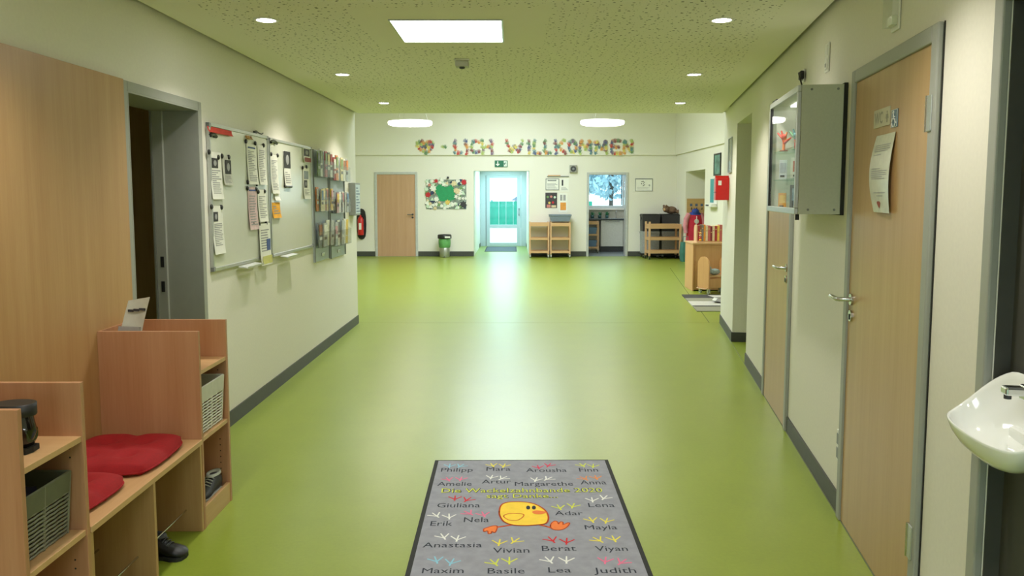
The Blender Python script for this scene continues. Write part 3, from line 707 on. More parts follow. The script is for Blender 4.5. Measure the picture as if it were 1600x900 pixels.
pin(zoomB, (268, 265), (314, 475), 'illustrated sheet at the right edge of far whiteboard', lines=(0.1, 0.3, 5), photo=(0.1, 0.55, 0.36, 0.6), extra=[('printed_picture', (0.15, 0.85, 0.64, 0.9), mat('blue_grey_print', (150, 160, 170), 0.7, var=0.2))])
M_mag = mat('black_magnet', (24, 24, 24), 0.35)
def magnet(zm, x, y, label):
    s_, z = WL.sz(*zm(x, y), 0.024); t = thing('round_magnet', label, 'magnet', WL.pt(s_, 0.0215, z), WL.rz, 'black round magnets on the whiteboards')
    MB().tube([(0, 0.001, 0), (0, -0.0055, 0)], 0.0165, 14).build('magnet_body', M_mag, t); MB().tube([(0, -0.005, 0), (0, -0.0105, 0)], [0.0145, 0.010], 14).build('magnet_cap', M_mag, t)
mgA = [(60, 207, 'left corner of the upper portrait sheet'), (112, 237, 'right corner of the upper portrait sheet'), (133, 230, 'left corner of the newspaper clipping'), (171, 236, 'right corner of the newspaper clipping'), (74, 516, 'left corner of the lower photo sheet'), (130, 518, 'right corner of the lower photo sheet'), (268, 147, 'top left of the blue-headed sheet'), (320, 158, 'top right of the blue-headed sheet'), (367, 170, 'top of the narrow right text sheet'), (279, 377, 'foot of the blue-headed sheet'), (329, 388, 'foot of the narrow right text sheet'), (277, 411, 'top left of the pinkish sheet'), (326, 416, 'top right of the pinkish sheet'), (337, 431, 'top left of the sheet beside the pinkish one'), (373, 428, 'top right of the sheet beside the pinkish one'), (307, 608, 'foot of the pinkish sheet'), (342, 613, 'top left of the yellow-footed sheet'), (381, 608, 'top right of the yellow-footed sheet')]
for x, y, l in mgA: magnet(zoomA, x, y, 'black round magnet at the ' + l)
for x, y, l in [(59, 175, 'top left of the long sheet on far whiteboard'), (102, 184, 'top right of the long sheet on far whiteboard'), (270, 266, 'top left of the illustrated sheet'), (296, 261, 'top right of the illustrated sheet')]: magnet(zoomB, x, y, 'black round magnet at the ' + l)
def bar(zm, a, b, label, arch=0.0):
    (s0, z1), (s1, z0) = WL.sz(*zm(*a), OFF), WL.sz(*zm(*b), OFF); t = thing('magnetic_hook', label, 'magnet', WL.pt(s0, OFF - 0.001, (z0 + z1) / 2), WL.rz); w_ = s1 - s0
    MB().tube([(w_ * k / 8, -0.011, arch * math.sin(PI * k / 8)) for k in range(9)], 0.011, 8).build('bar', M_mag, t)
    for k in (0.15, 0.85): MB().tube([(w_ * k, 0.0, arch * 0.45), (w_ * k, -0.012, arch * 0.45)], 0.013, 10).build('foot', M_mag, t)
bar(zoomA, (57, 112), (92, 124), 'black curved magnet bar under the red strip', 0.012)
bar(zoomB, (46, 92), (88, 108), 'black curved magnet bar at top left of far whiteboard', 0.015)
bar(zoomB, (145, 386), (187, 400), 'black magnet bar below the portrait sheet on far whiteboard')
s_, z_ = WL.sz(*zoomA(315, 102), 0.01)
bk = thing('bracket_clip', 'small black clip lying on top of the near whiteboard frame', 'clip', WL.pt(s_, 0.012, 1.9755), WL.rz)
MB().tube([(0, 0, 0.012), (0.03, 0, 0.020), (0.10, 0, 0.008), (0.16, 0, 0.006), (0.19, 0, 0.016)], 0.004, 6).build('wire', M_black, bk); B(-0.01, 0.035, -0.008, 0.008, 0, 0.016).build('jaw', M_black, bk)

# magazine racks
M_rackgrey = mat('rack_grey_metal', (172, 180, 184), 0.42, 0.3, var=0.03)
PAL = {'green': (120, 140, 80), 'white': (222, 220, 206), 'grey': (120, 122, 118), 'cream': (222, 206, 150), 'brown': (150, 96, 56), 'orange': (210, 128, 60), 'red': (170, 50, 46), 'dark': (58, 54, 52), 'yellow': (220, 184, 60), 'blue': (90, 120, 150), 'pink': (196, 140, 140), 'silver': (176, 178, 176)}
CM = {k: mat('brochure_' + k, v, 0.4, var=0.22, scale=35) for k, v in PAL.items()}
def rack(which, s0, s1, z0, z1, tiers):
    t = thing('magazine_rack', f'grey metal magazine rack with three clear pockets, {which}', 'magazine rack', WL.pt(s0, 0.0, z0), WL.rz, 'wall magazine racks'); w_, h = s1 - s0, z1 - z0
    B(0, w_, -0.014, -0.002, 0, h).build('back_panel', M_rackgrey, t, bevel=0.002)
    for a in (0, w_ - 0.012): B(a, a + 0.012, -0.024, -0.014, 0, h).build('edge_profile', M_grey, t)
    B(w_ * 0.45, w_ * 0.62, -0.022, -0.014, 0.04, 0.075).build('panel_knob', M_steel, t, bevel=0.006)
    for ti, (zz, hh, cols) in enumerate(tiers):
        tn = ('top', 'middle', 'bottom')[ti]
        pk = MB().box(0.005, w_ - 0.005, -0.088, -0.085, zz, zz + hh * 0.62).box(0.005, w_ - 0.005, -0.088, -0.014, zz, zz + 0.004)
        for a in (0.005, w_ - 0.009): pk.prism([(-0.014, zz), (-0.088, zz), (-0.088, zz + hh * 0.62), (-0.014, zz + hh * 0.75)], 'x', a, a + 0.004)
        pk.build('clear_pocket', M_acryl, t)
        n = len(cols); rnd = random.Random(ti + n * 7)
        for k, cn in enumerate(cols):
            x0 = 0.018 + (w_ - 0.036) * k / n; x1 = x0 + (w_ - 0.036) / n - 0.004; dep = rnd.uniform(0.03, 0.062); hv = hh * rnd.uniform(0.92, 1.04)
            P = WL.pt(s0 + x0, 0, z0 + zz + 0.0045)
            b = thing('brochure', f'{cn} brochure, {("first", "second", "third", "fourth", "fifth", "sixth", "seventh")[k]} from left, {tn} pocket, rack {which}', 'brochure', P, WL.rz, 'brochures in the magazine racks')
            ww = x1 - x0
            B(0, ww, -dep - 0.008, -dep, 0.0, hv).build('cover', CM[cn], b, rot=(rnd.uniform(-0.02, 0.04), rnd.uniform(-0.03, 0.03), 0))
            c2 = rnd.choice([q for q in PAL if q != cn]); B(ww * 0.08, ww * 0.92, -dep - 0.0115, -dep - 0.0085, hv * 0.50, hv * 0.93).build('cover_picture', CM[c2], b)
            B(ww * 0.12, ww * 0.85, -dep - 0.0110, -dep - 0.0085, hv * 0.30, hv * 0.42).build('title_bar', CM['dark' if k % 2 else 'white'], b)
rack('next to the whiteboard', 7.405, 7.985, 0.90, 1.955, [(0.80, 0.255, ['green', 'white', 'grey', 'red', 'dark', 'white']), (0.475, 0.225, ['orange', 'cream', 'cream', 'brown', 'cream', 'yellow']), (0.135, 0.24, ['grey', 'silver', 'white', 'silver'])])
rack('nearer the hall', 8.035, 8.72, 0.885, 1.925, [(0.79, 0.25, ['red', 'orange', 'white', 'cream', 'white', 'silver']), (0.46, 0.225, ['dark', 'pink', 'white', 'dark', 'white', 'silver']), (0.125, 0.26, ['silver', 'white', 'silver', 'white', 'yellow'])])
gb = thing('notice_box', 'flat grey wall box with blue-white notice at the end of left wall', 'box', WL.pt(9.02, 0.0, 1.30), WL.rz)
B(0, 0.28, -0.075, -0.001, 0, 0.37).build('box_body', mat('box_grey', (138, 142, 138), 0.5), gb, bevel=0.003)
nb = B(0.02, 0.26, -0.078, -0.075, 0.02, 0.35).build('notice_front', mat('notice_blue_white', (196, 208, 214), 0.5), gb)
mb = MB()
for k in range(9): mb.box(0.04, 0.24 - 0.05 * (k % 3), -0.0788, -0.078, 0.04 + k * 0.033, 0.052 + k * 0.033)
mb.build('printed_text', mat('notice_blue_print', (96, 116, 140), 0.6), nb)

# ------------------------------------------------------------------ right wall: signs, case, basin, small fittings
def rthing(name, label, cat, s_, out, z, group=None): return thing(name, label, cat, WR.pt(s_, out, z), WR.rz, group)
LEAF = 0.0125                                        # face of the door leaf
M_signbg = mat('sign_beige', (200, 194, 168), 0.5); M_signblue = mat('sign_blue_grey', (92, 116, 136), 0.5)
(sa, za), (sb, zb) = WR.sz(1366, 203, LEAF), WR.sz(1392, 173, LEAF)
sg = rthing('toilet_sign', 'beige WC sign on the near right door', 'sign', sa, LEAF, za + 0.004); w_, h = sb - sa, zb - za - 0.02
h = 0.072
pl_ = B(0, w_, -0.003, 0, 0, h).build('sign_plate', M_signbg, sg)
o = swap_yz(text_mb('WC', w_ * 0.52, h * 0.62, 0.02), -0.0035); o.v = [(x + w_ * 0.06, y, z + h * 0.2) for x, y, z in o.v]; o.build('letters', mat('sign_grey_letters', (150, 146, 128), 0.5), pl_)
MB().tube([(w_ * 0.84, -0.003, h * 0.72), (w_ * 0.84, -0.0038, h * 0.72)], h * 0.075, 10).build('figure_head', MATS['sign_grey_letters'], pl_)
MB().prism([(w_ * 0.79, h * 0.62), (w_ * 0.89, h * 0.62), (w_ * 0.92, h * 0.36), (w_ * 0.87, h * 0.36), (w_ * 0.865, h * 0.16), (w_ * 0.815, h * 0.16), (w_ * 0.81, h * 0.36), (w_ * 0.76, h * 0.36)], 'y', -0.0038, -0.003).build('figure_body', MATS['sign_grey_letters'], pl_)
(sc0, zc0), (sc1, zc1) = WR.sz(1393, 200, LEAF), WR.sz(1404, 169, LEAF)
ws = rthing('wheelchair_sign', 'blue wheelchair sign at the right end of the WC sign', 'sign', sc0, LEAF, zc0); w_, h = sc1 - sc0, zc1 - zc0
wp = B(0, w_, -0.003, 0, 0, h).build('sign_plate', M_signblue, ws)
ic = mat('sign_white', (226, 228, 224), 0.5)
for nm, pts, r in (('icon_wheel', [(w_ * (0.46 + 0.26 * math.cos(a)), -0.004, h * 0.30 + w_ * 0.26 * math.sin(a)) for a in [PI * 0.75 + k * PI * 1.25 / 12 for k in range(13)]], 0.0022), ('icon_body', [(w_ * 0.42, -0.004, h * 0.74), (w_ * 0.44, -0.004, h * 0.46), (w_ * 0.66, -0.004, h * 0.45), (w_ * 0.76, -0.004, h * 0.22), (w_ * 0.86, -0.004, h * 0.24)], 0.003), ('icon_arm', [(w_ * 0.43, -0.004, h * 0.58), (w_ * 0.64, -0.004, h * 0.57)], 0.0025)):
    MB().tube(pts, r, 6).build(nm, ic, wp)
MB().tube([(w_ * 0.41, -0.003, h * 0.84), (w_ * 0.41, -0.006, h * 0.84)], 0.0065, 10).build('icon_head', ic, wp)
for a, b, c_, d in ((0.02, 0.98, 0.01, 0.035), (0.02, 0.98, 0.965, 0.99), (0.02, 0.07, 0.035, 0.965), (0.93, 0.98, 0.035, 0.965)): B(a * w_, b * w_, -0.0035, -0.003, c_ * h, d * h).build('sign_border', ic, wp)
# curled notice on the door
(s0, z1), (s1, z0) = WR.sz(1371, 213, LEAF), WR.sz(1391, 333, LEAF)
pn_ = rthing('paper_notice', 'curling laminated notice with a small red heart, taped to the near door', 'notice', s0, LEAF, z0); w_, h = s1 - s0 + 0.035, z1 - z0
def bow(u, v): return -0.002 - 0.018 * math.sin(PI * min(1, max(0, v))) * (0.4 + 0.6 * (1 - u)) - 0.012 * (u * (1 - v))
cur = [[(u * w_ - 0.020 * math.sin(PI * v), bow(u, v), v * h) for u in [k / 6 for k in range(7)]] for v in [k / 14 for k in range(15)]]
ps = thin(cur, -0.0008).build('sheet', mat('laminated_paper', (216, 216, 198), 0.2, spec=0.6), pn_)
for k, (v, a, b) in enumerate([(0.86, .12, .9), (0.835, .12, .85), (0.81, .12, .9), (0.785, .12, .8), (0.74, .12, .5), (0.56, .12, .55), (0.53, .12, .9), (0.505, .12, .85), (0.48, .12, .88), (0.455, .12, .7), (0.43, .12, .8), (0.25, .2, .85), (0.21, .35, .7)]):
    MB().loft([[(u * w_ - 0.020 * math.sin(PI * vv), bow(u, vv) - 0.0016, vv * h) for u in [a + (b - a) * q / 5 for q in range(6)]] for vv in (v, v + 0.011)], False, False).build('text_line', M_lightink, ps)
hv = 0.10; MB().loft([[(w_ * (0.44 + 0.10 * q * f) - 0.020 * math.sin(PI * vv), bow(0.45, vv) - 0.002, vv * h) for q in (-1, -0.5, 0, 0.5, 1)] for vv, f in ((hv - 0.045, 0.05), (hv, 0.75), (hv + 0.025, 1.0), (hv + 0.045, 0.6))], False, False).build('heart_print', mat('dull_red_print', (150, 64, 58), 0.6), ps)
# display case
S0, S1, Z0, Z1, DP = 2.515, 3.362, 1.438, 2.055, 0.228
dc = rthing('display_case', 'grey wall display case with glass front and small objects inside', 'display case', S0, 0, Z0); w_, h = S1 - S0, Z1 - Z0
M_case = mat('case_grey', (192, 196, 180), 0.5, var=0.03, scale=90); M_casein = mat('case_lining', (196, 202, 188), 0.6)
B(-0.004, w_ + 0.004, -0.018, -0.001, -0.004, h + 0.006).build('back_board', M_rubber, dc)
B(0.012, w_ - 0.012, -0.022, -0.018, 0.012, h - 0.012).build('back_lining', M_casein, dc)
side = B(w_ - 0.014, w_, -DP + 0.018, -0.018, 0, h).build('side_panel', M_case, dc, bevel=0.0015)
B(0, 0.014, -DP + 0.018, -0.018, 0, h).build('side_panel', M_case, dc, bevel=0.0015)
B(0.014, w_ - 0.014, -DP + 0.018, -0.018, h - 0.014, h).build('top_panel', M_case, dc); B(0.014, w_ - 0.014, -DP + 0.018, -0.018, 0, 0.014).build('bottom_panel', M_case, dc)
for yq in (-0.045, -0.165):
    for zq in (0.022, h - 0.022): MB().tube([(w_ - 0.001, yq, zq), (w_ + 0.003, yq, zq)], 0.006, 10).build('screw', M_grey, side)
fr_ = B(0, w_, -DP, -DP + 0.018, 0, 0.030).build('front_rail', M_alu, dc, bevel=0.003)
B(0, w_, -DP, -DP + 0.018, h - 0.030, h).build('front_rail', M_alu, dc, bevel=0.003)
for a in (0, w_ - 0.026): B(a, a + 0.026, -DP, -DP + 0.018, 0.030, h - 0.030).build('front_stile', M_alu, dc, bevel=0.003)
for a in (0.026, w_ - 0.032): B(a, a + 0.006, -DP + 0.001, -DP + 0.017, 0.030, h - 0.030).build('seal', M_black, dc)
B(0.030, w_ - 0.030, -DP + 0.006, -DP + 0.010, 0.030, h - 0.030).build('glass_door', M_glass, dc)
SH = (0.175, 0.335)
for z in SH: B(0.015, w_ - 0.015, -DP + 0.03, -0.023, z, z + 0.005).build('glass_shelf', glass('shelf_glass', (0.80, 0.92, 0.86), 0.2) if 'shelf_glass' not in MATS else MATS['shelf_glass'], dc)
MB().tube([(w_ * 0.9, -DP + 0.03, -0.001), (w_ * 0.9, -DP + 0.03, -0.03)], 0.010, 8).build('lock_cylinder', M_black, dc)
B(0.02, 0.16, -DP + 0.01, -DP + 0.05, h, h + 0.014).build('lamp_clip', M_black, dc)
B(0.05, w_ - 0.05, -0.12, -0.09, h - 0.022, h - 0.014).build('assumed_strip_lamp', emit('assumed_case_lamp', (1, 1, 0.92), 6), dc)  # assumed lamp, inferred from the bright inside and the cable
cbl = rthing('power_cable', 'short black cable looping from wall plug down behind the display case', 'cable', 2.33, 0, 2.2)
MB().tube([(0.0, -0.02, 0.045), (0.06, -0.05, 0.05), (0.14, -0.06, 0.02), (0.20, -0.05, -0.06), (0.24, -0.03, -0.145)], 0.005, 6).build('cord', M_black, cbl)
B(-0.035, 0.03, -0.035, -0.012, 0.02, 0.07).build('plug', M_black, cbl, bevel=0.006)
sk = rthing('wall_socket', 'white wall socket high beside the display case', 'socket', 2.29, 0, 2.205); B(-0.04, 0.04, -0.012, -0.001, 0, 0.08).build('cover_plate', M_white, sk, bevel=0.004); B(-0.028, 0.028, -0.0125, -0.011, 0.012, 0.068).build('socket_insert', M_grey, sk)
# objects in the case
def craft(label, s_, out, z, cols, sc_):
    t = rthing('craft_figure', label, 'figurine', s_, out, z, 'craft figures in the display case'); t.rotation_euler = (0, 0, WR.rz + 1.1)
    MB().lathe([(0.001, 0), (0.022, 0), (0.022, 0.006), (0.001, 0.007)], 12).build('foot', cols[0], t)
    MB().tube([(0, 0, 0.004), (0, 0, 0.07)], 0.008, 8).build('body', cols[1], t)
    for k, a in enumerate((0.5, 1.2, 1.95, 2.6)): MB().tube([(0, 0, 0.045 + 0.007 * k), (0.05 * math.cos(a), 0.012 * (k - 1.5), 0.05 + 0.05 * math.sin(a) + 0.01 * k)], [0.010, 0.004], 6).build('feather', cols[k % len(cols)], t)
    MB().ell((0, -0.004, 0.082), (0.015, 0.014, 0.015), 10, 7).build('head', cols[2], t)
    t.scale = (sc_,) * 3
cR, cG, cT, cO = mat('craft_red', (196, 58, 44), .6), mat('craft_green', (84, 140, 96), .6), mat('craft_teal', (74, 130, 134), .6), mat('craft_orange', (214, 120, 52), .6)
zs_ = Z0 + SH[1] + 0.0055
craft('red and orange craft figure on the upper glass shelf, left one', S0 + 0.13, 0.165, zs_, [cR, cO, cR], 1.0)
craft('green and red craft figure on the upper glass shelf, right one', S0 + 0.24, 0.120, zs_, [cG, cR, cT], 1.0)
def booklet(label, s_, out, z, w_, h, d_, m1, m2, name='small_box', cat='box'):
    t = rthing(name, label, cat, s_, out, z, 'small packages in the display case'); t.rotation_euler = (0, 0, WR.rz + 1.35); B(0, w_, 0, d_, 0, h).build('carton', m1, t, bevel=0.001); B(w_ * 0.12, w_ * 0.88, -0.0012, -0.0, h * 0.35, h * 0.85).build('printed_picture', m2, t); B(w_ * 0.15, w_ * 0.7, -0.0012, 0, h * 0.12, h * 0.22).build('printed_text', M_ink, t)
z1_, z0_ = Z0 + SH[0] + 0.0055, Z0 + 0.0145
booklet('white box with red lid edge on the middle glass shelf', S0 + 0.20, 0.137, z1_, 0.10, 0.12, 0.04, mat('box_white', (214, 212, 202), .6), mat('box_red', (190, 86, 60), .6))
booklet('pale box at the left of the middle glass shelf', S0 + 0.15, 0.190, z1_, 0.042, 0.11, 0.03, mat('box_pale', (196, 204, 208), .6), MATS['blue_grey_print'])
booklet('dark photo box at the bottom right of the display case', S0 + 0.20, 0.137, z0_, 0.10, 0.135, 0.04, mat('box_dark', (64, 66, 72), .5), mat('box_photo', (130, 150, 170), .5, var=.4))
booklet('orange box at the bottom left of the display case', S0 + 0.15, 0.190, z0_, 0.042, 0.09, 0.03, mat('box_orange', (216, 150, 60), .6), mat('box_yellow', (226, 186, 90), .6))
# switches and sensors on the right wall
def plate(name, label, cat, px, py, hw, hh, kids):
    s_, z = WR.sz(px, py, 0.005); t = rthing(name, label, cat, s_, 0, z); B(-hw, hw, -0.010, -0.001, -hh, hh).build('cover_plate', M_white, t, bevel=0.004)
    for nm, a, b, c_, d, m, y in kids: B(a, b, y, -0.009, c_, d).build(nm, m, t, bevel=0.002)
plate('light_switch', 'white double switch plate above the display case', 'switch', 1293, 90, 0.040, 0.075, [('rocker', -0.026, 0.026, 0.008, 0.062, M_white, -0.014), ('rocker', -0.026, 0.026, -0.062, -0.008, M_white, -0.014), ('indicator', -0.012, 0.006, -0.05, -0.03, M_grey, -0.0155)])
plate('emergency_light', 'small clear plastic wall unit above the near right door', 'wall light', 1401, 13, 0.045, 0.085, [('clear_cover', -0.036, 0.036, -0.07, 0.075, M_acryl, -0.045), ('lens', -0.03, 0.03, -0.065, -0.03, mat('warm_white_lens', (236, 236, 214), .2), -0.03)])
plate('wall_socket', 'white double wall socket low beside the near right door frame', 'socket', 1311, 697, 0.030, 0.078, [('socket_insert', -0.022, 0.022, 0.008, 0.06, M_grey, -0.0125), ('socket_insert', -0.022, 0.022, -0.06, -0.008, M_grey, -0.0125)])
# red box, framed plaque near the passage
(s0, z1), (s1, z0) = WR.sz(1128, 279), WR.sz(1139, 313)
rb = rthing('red_wall_box', 'red metal box hanging on the right wall near the hall', 'box', -1.92, 0, 1.475)
MB().prism([(0, 0), (0.20, 0), (0.20, 0.245), (0.15, 0.245), (0.13, 0.272), (0.07, 0.272), (0.05, 0.245), (0, 0.245)], 'y', -0.145, -0.001).build('box_body', mat('red_enamel', (204, 24, 22), 0.35, var=0.04), rb, bevel=0.006)
B(0.195, 0.203, -0.12, -0.085, 0.165, 0.215).build('white_label', M_paper, rb)
B(-0.004, 0.204, -0.149, -0.139, 0.085, 0.092).build('lid_seam', mat('dark_red', (120, 16, 18), 0.5), rb)
fp = rthing('glass_plaque', 'narrow clear framed plaque above the red box', 'plaque', -1.78, 0, 1.775)
B(0, 0.30, -0.014, -0.008, 0, 0.38).build('clear_plate', M_acryl, fp); B(0.03, 0.27, -0.008, -0.004, 0.02, 0.13).build('blue_white_insert', mat('pale_blue_insert', (190, 206, 220), 0.3, var=0.15), fp)
for a, b, c_, d in ((0, 0.3, 0, 0.008), (0, 0.3, 0.372, 0.38), (0, 0.008, 0.008, 0.372), (0.292, 0.3, 0.008, 0.372)): B(a, b, -0.017, -0.002, c_, d).build('frame_rail', M_alu, fp)
# hand basin
bsn = thing('hand_basin', 'white ceramic hand basin at the right picture edge', 'basin', WR.pt(5.225, -0.0515, 0.0), WR.rz)
M_cer = mat('white_ceramic', (236, 238, 234), 0.07, var=0.0, spec=0.6)
NB, BD, BWD, RZ = 48, 0.192, 0.205, 0.928
def rim(a):
    cx_, sx_ = math.cos(a), math.sin(a)
    x = (abs(cx_) ** 0.8) * (1 if cx_ >= 0 else -1) * BWD                    # along the wall
    y = -BD * 0.5 - (abs(sx_) ** 0.8) * (1 if sx_ >= 0 else -1) * BD * 0.5     # out of the wall is -y
    t_ = min(1, max(0, (y + BD * 0.85) / (BD * 0.78)))
    return x, y, RZ + 0.128 * t_ * t_ * (1.6 - 0.6 * t_)
rings = []
for f, q in ((0.10, -1.0), (0.35, -0.97), (0.60, -0.86), (0.80, -0.62), (0.93, -0.32), (0.99, -0.07), (1.0, 0.0), (0.985, 0.02), (0.955, 0.0), (0.93, -0.08), (0.86, -0.34), (0.72, -0.58), (0.50, -0.72), (0.25, -0.77), (0.03, -0.78)):
    r_ = []
    for k in range(NB):
        x, y, z = rim(2 * PI * k / NB); yc = -BD * 0.42
        zz = z + q * (z - (RZ - 0.082)) if q < 0 else z + q * 0.15
        r_.append((x * f, yc + (y - yc) * f, zz))
    rings.append(r_)
MB().loft(rings).build('bowl', M_cer, bsn)
M_chrome = mat('chrome', (216, 220, 222), 0.12, 1.0, var=0.0)
B(-0.022, 0.022, -0.050, -0.010, 1.010, 1.050).build('tap_body', M_chrome, bsn, bevel=0.005)
B(-0.018, 0.018, -0.095, -0.046, 1.024, 1.046).build('tap_spout', M_chrome, bsn, bevel=0.005)
MB().tube([(0, -0.084, 1.026), (0, -0.084, 1.014)], 0.009, 10).build('aerator', M_dgrey, bsn)
MB().lathe([(0.001, 0.0), (0.022, 0.0), (0.024, 0.003), (0.001, 0.004)], 16, (0, -BD * 0.42, RZ - 0.062)).build('drain', M_chrome, bsn)
B(-0.07, 0.07, -0.05, 0.0, RZ - 0.075, RZ - 0.0).build('wall_bracket', M_cer, bsn, bevel=0.01)

# ------------------------------------------------------------------ doormat with names
MX, MY, MR = 0.0555, 4.471, 0.0093
mt = thing('printed_doormat', 'large grey doormat printed with names, bird tracks and a yellow chick', 'doormat', (MX, MY, 0), MR)
def loc2(px, py):
    p = onz(px, py); dx, dy = p.x - MX, p.y - MY; c_, s_ = math.cos(-MR), math.sin(-MR); return dx * c_ - dy * s_, dx * s_ + dy * c_
ML = 1.78
B(-0.5, 0.5, -ML, 0, 0, 0.006).build('rubber_border', M_rubber, mt, bevel=0.002)
M_pile = mat('grey_mat_pile', (148, 150, 160), 0.95, var=0.09, scale=22, bump=0.5)
B(-0.478, 0.478, -ML + 0.022, -0.020, 0.004, 0.0085).build('mat_pile', M_pile, mt)
ZM = 0.0089
def zoomM(x, y): return 620 + x / 3.81, 700 + y / 3.81
M_name = mat('mat_print_dark', (44, 50, 62), 0.95)
names = [('Philipp', 262, 452, 128, 150), ('Mara', 533, 677, 122, 145), ('Arousha', 770, 1013, 130, 152), ('Finn', 1088, 1200, 127, 150), ('Amelie', 240, 445, 211, 235), ('Artur', 505, 680, 198, 221), ('Margarethe', 703, 1052, 211, 235), ('Anna', 1095, 1250, 202, 226), ('Giuliana', 238, 495, 338, 364), ('Lena', 1143, 1300, 337, 362), ('Nela', 398, 548, 423, 452), ('Adar', 942, 1110, 386, 411), ('Erik', 198, 330, 446, 474), ('Mayla', 1122, 1315, 470, 496), ('Anastasia', 152, 507, 574, 604), ('Vivian', 572, 790, 605, 636), ('Berat', 865, 1070, 593, 625), ('Viyan', 1185, 1378, 595, 625), ('Maxim', 148, 397, 727, 758), ('Basile', 540, 762, 728, 760), ('Lea', 903, 1040, 722, 754), ('Judith', 1175, 1428, 725, 757)]
def lay(txt, x0, x1, yt, yb, m, nm, bold=0.0, dz=0.0, grow=0.0):
    a = loc2(*zoomM(x0, yb)); b = loc2(*zoomM(x1, yb)); c_ = loc2(*zoomM((x0 + x1) / 2, yt)); d = loc2(*zoomM((x0 + x1) / 2, yb))
    o = text_mb(txt, b[0] - a[0], c_[1] - d[1], bold); o.build(nm, m, mt, (a[0], a[1], ZM + dz))
for n_ in names: lay(*n_, M_name, 'name_print')
M_title = mat('mat_print_lime', (206, 214, 84), 0.95)
for txt, x0, x1, yt, yb in (('Die Wackelzahnbande 2020', 264, 1228, 251, 276), ('sagt Danke...', 532, 960, 284, 308)):
    lay(txt, x0, x1, yt, yb, M_name, 'title_outline', 0.032, 0.0); lay(txt, x0, x1, yt, yb, M_title, 'title_print', 0.0, 0.0006)
FC = {k: mat('mat_print_' + k, v, 0.95) for k, v in dict(sky=(138, 192, 214), yellow=(226, 214, 84), rose=(214, 62, 92), lime=(196, 206, 78), pink=(224, 116, 150), white=(224, 226, 222), orange=(224, 140, 76), red=(204, 44, 52)).items()}
trackm = {}
for k, m in FC.items():
    q = MB()
    for a in (-0.75, 0.0, 0.75): q.prism([(0.0035 * math.cos(a) , 0.0035 * -math.sin(a)), (0.052 * math.sin(a), 0.052 * math.cos(a)), (-0.0035 * math.cos(a), 0.0035 * math.sin(a))], 'z', 0, 0.0004) if False else q.prism([(-0.004 * math.cos(a), 0.004 * math.sin(a)), (0.004 * math.cos(a), -0.004 * math.sin(a)), (0.05 * math.sin(a) + 0.003 * math.cos(a), 0.05 * math.cos(a) - 0.003 * math.sin(a)), (0.05 * math.sin(a) - 0.003 * math.cos(a), 0.05 * math.cos(a) + 0.003 * math.sin(a))], 'z', 0, 0.0004)
    q.prism([(-0.004, -0.018), (0.004, -0.018), (0.004, 0.004), (-0.004, 0.004)], 'z', 0, 0.0004)
    trackm[k] = q.mesh('bird_track_' + k, m)
tracks = [('sky', 313, 107, 372, 107), ('yellow', 573, 103, 635, 106), ('rose', 845, 115, 900, 103), ('lime', 1110, 103, 1168, 108), ('pink', 310, 188, 378, 186), ('white', 560, 175, 620, 180), ('white', 825, 190, 890, 183), ('orange', 1125, 182, 1190, 178), ('red', 345, 302, 412, 310), ('white', 1165, 312, 1230, 298), ('pink', 440, 390, 520, 400), ('lime', 972, 357, 1045, 348), ('white', 240, 403, 312, 413), ('yellow', 1165, 433, 1245, 438), ('white', 282, 533, 358, 545), ('yellow', 608, 570, 693, 558), ('red', 930, 552, 1010, 562), ('yellow', 1212, 552, 1298, 548), ('sky', 238, 675, 320, 688), ('lime', 588, 690, 670, 680), ('white', 915, 675, 1010, 675), ('pink', 1240, 678, 1330, 685)]
rnd = random.Random(3)
for k, x0, y0, x1, y1 in tracks:
    tilt = rnd.uniform(-0.5, 0.5)
    for x, y, dl in ((x0, y0, 0.25), (x1, y1, -0.25)):
        a = loc2(*zoomM(x, y + 14)); inst('bird_track', trackm[k], mt, (a[0], a[1], ZM), (0, 0, tilt + dl))
def flat(nm, pts, m, dz, closed=True):
    P = [loc2(*zoomM(*p)) for p in pts]; MB().prism(P, 'z', ZM + dz, ZM + dz + 0.0005).build(nm, m, mt)
def curve(pts, n=6):
    out = []; N = len(pts)
    for i in range(N):
        p0, p1, p2, p3 = pts[i - 1], pts[i], pts[(i + 1) % N], pts[(i + 2) % N]
        for k in range(n):
            t = k / n; out.append(tuple(0.5 * (2 * p1[j] + (p2[j] - p0[j]) * t + (2 * p0[j] - 5 * p1[j] + 4 * p2[j] - p3[j]) * t * t + (3 * p1[j] - p0[j] - 3 * p2[j] + p3[j]) * t ** 3) for j in (0, 1)))
    return out
def stroke(nm, pts, m, dz, r=0.004, close=False):
    P = [(*loc2(*zoomM(*p)), ZM + dz) for p in pts]
    if close: P += P[:2]
    mb = MB()
    for i in range(len(P) - 1):
        a, b = Vector(P[i]), Vector(P[i + 1]); d = (b - a).normalized(); n_ = Vector((-d.y, d.x, 0)) * r; e = d * r * 0.4
        mb.quad(a - e + n_, a - e - n_, b + e - n_, b + e + n_)
    mb.build(nm, m, mt)
M_chick = mat('mat_print_chick', (246, 208, 70), 0.95); M_chor = mat('mat_print_chick_orange', (238, 130, 66), 0.95); M_chout = mat('mat_print_outline', (206, 84, 40), 0.95)
bodyp = curve([(610, 395), (622, 352), (665, 334), (740, 332), (810, 342), (865, 368), (895, 400), (902, 435), (885, 462), (830, 470), (760, 474), (690, 470), (640, 452), (618, 425)])
stroke('chick_leg', [(690, 468), (640, 476), (590, 484)], M_chout, 0.0003, 0.006); stroke('chick_leg', [(850, 468), (890, 478), (925, 488)], M_chout, 0.0003, 0.006)
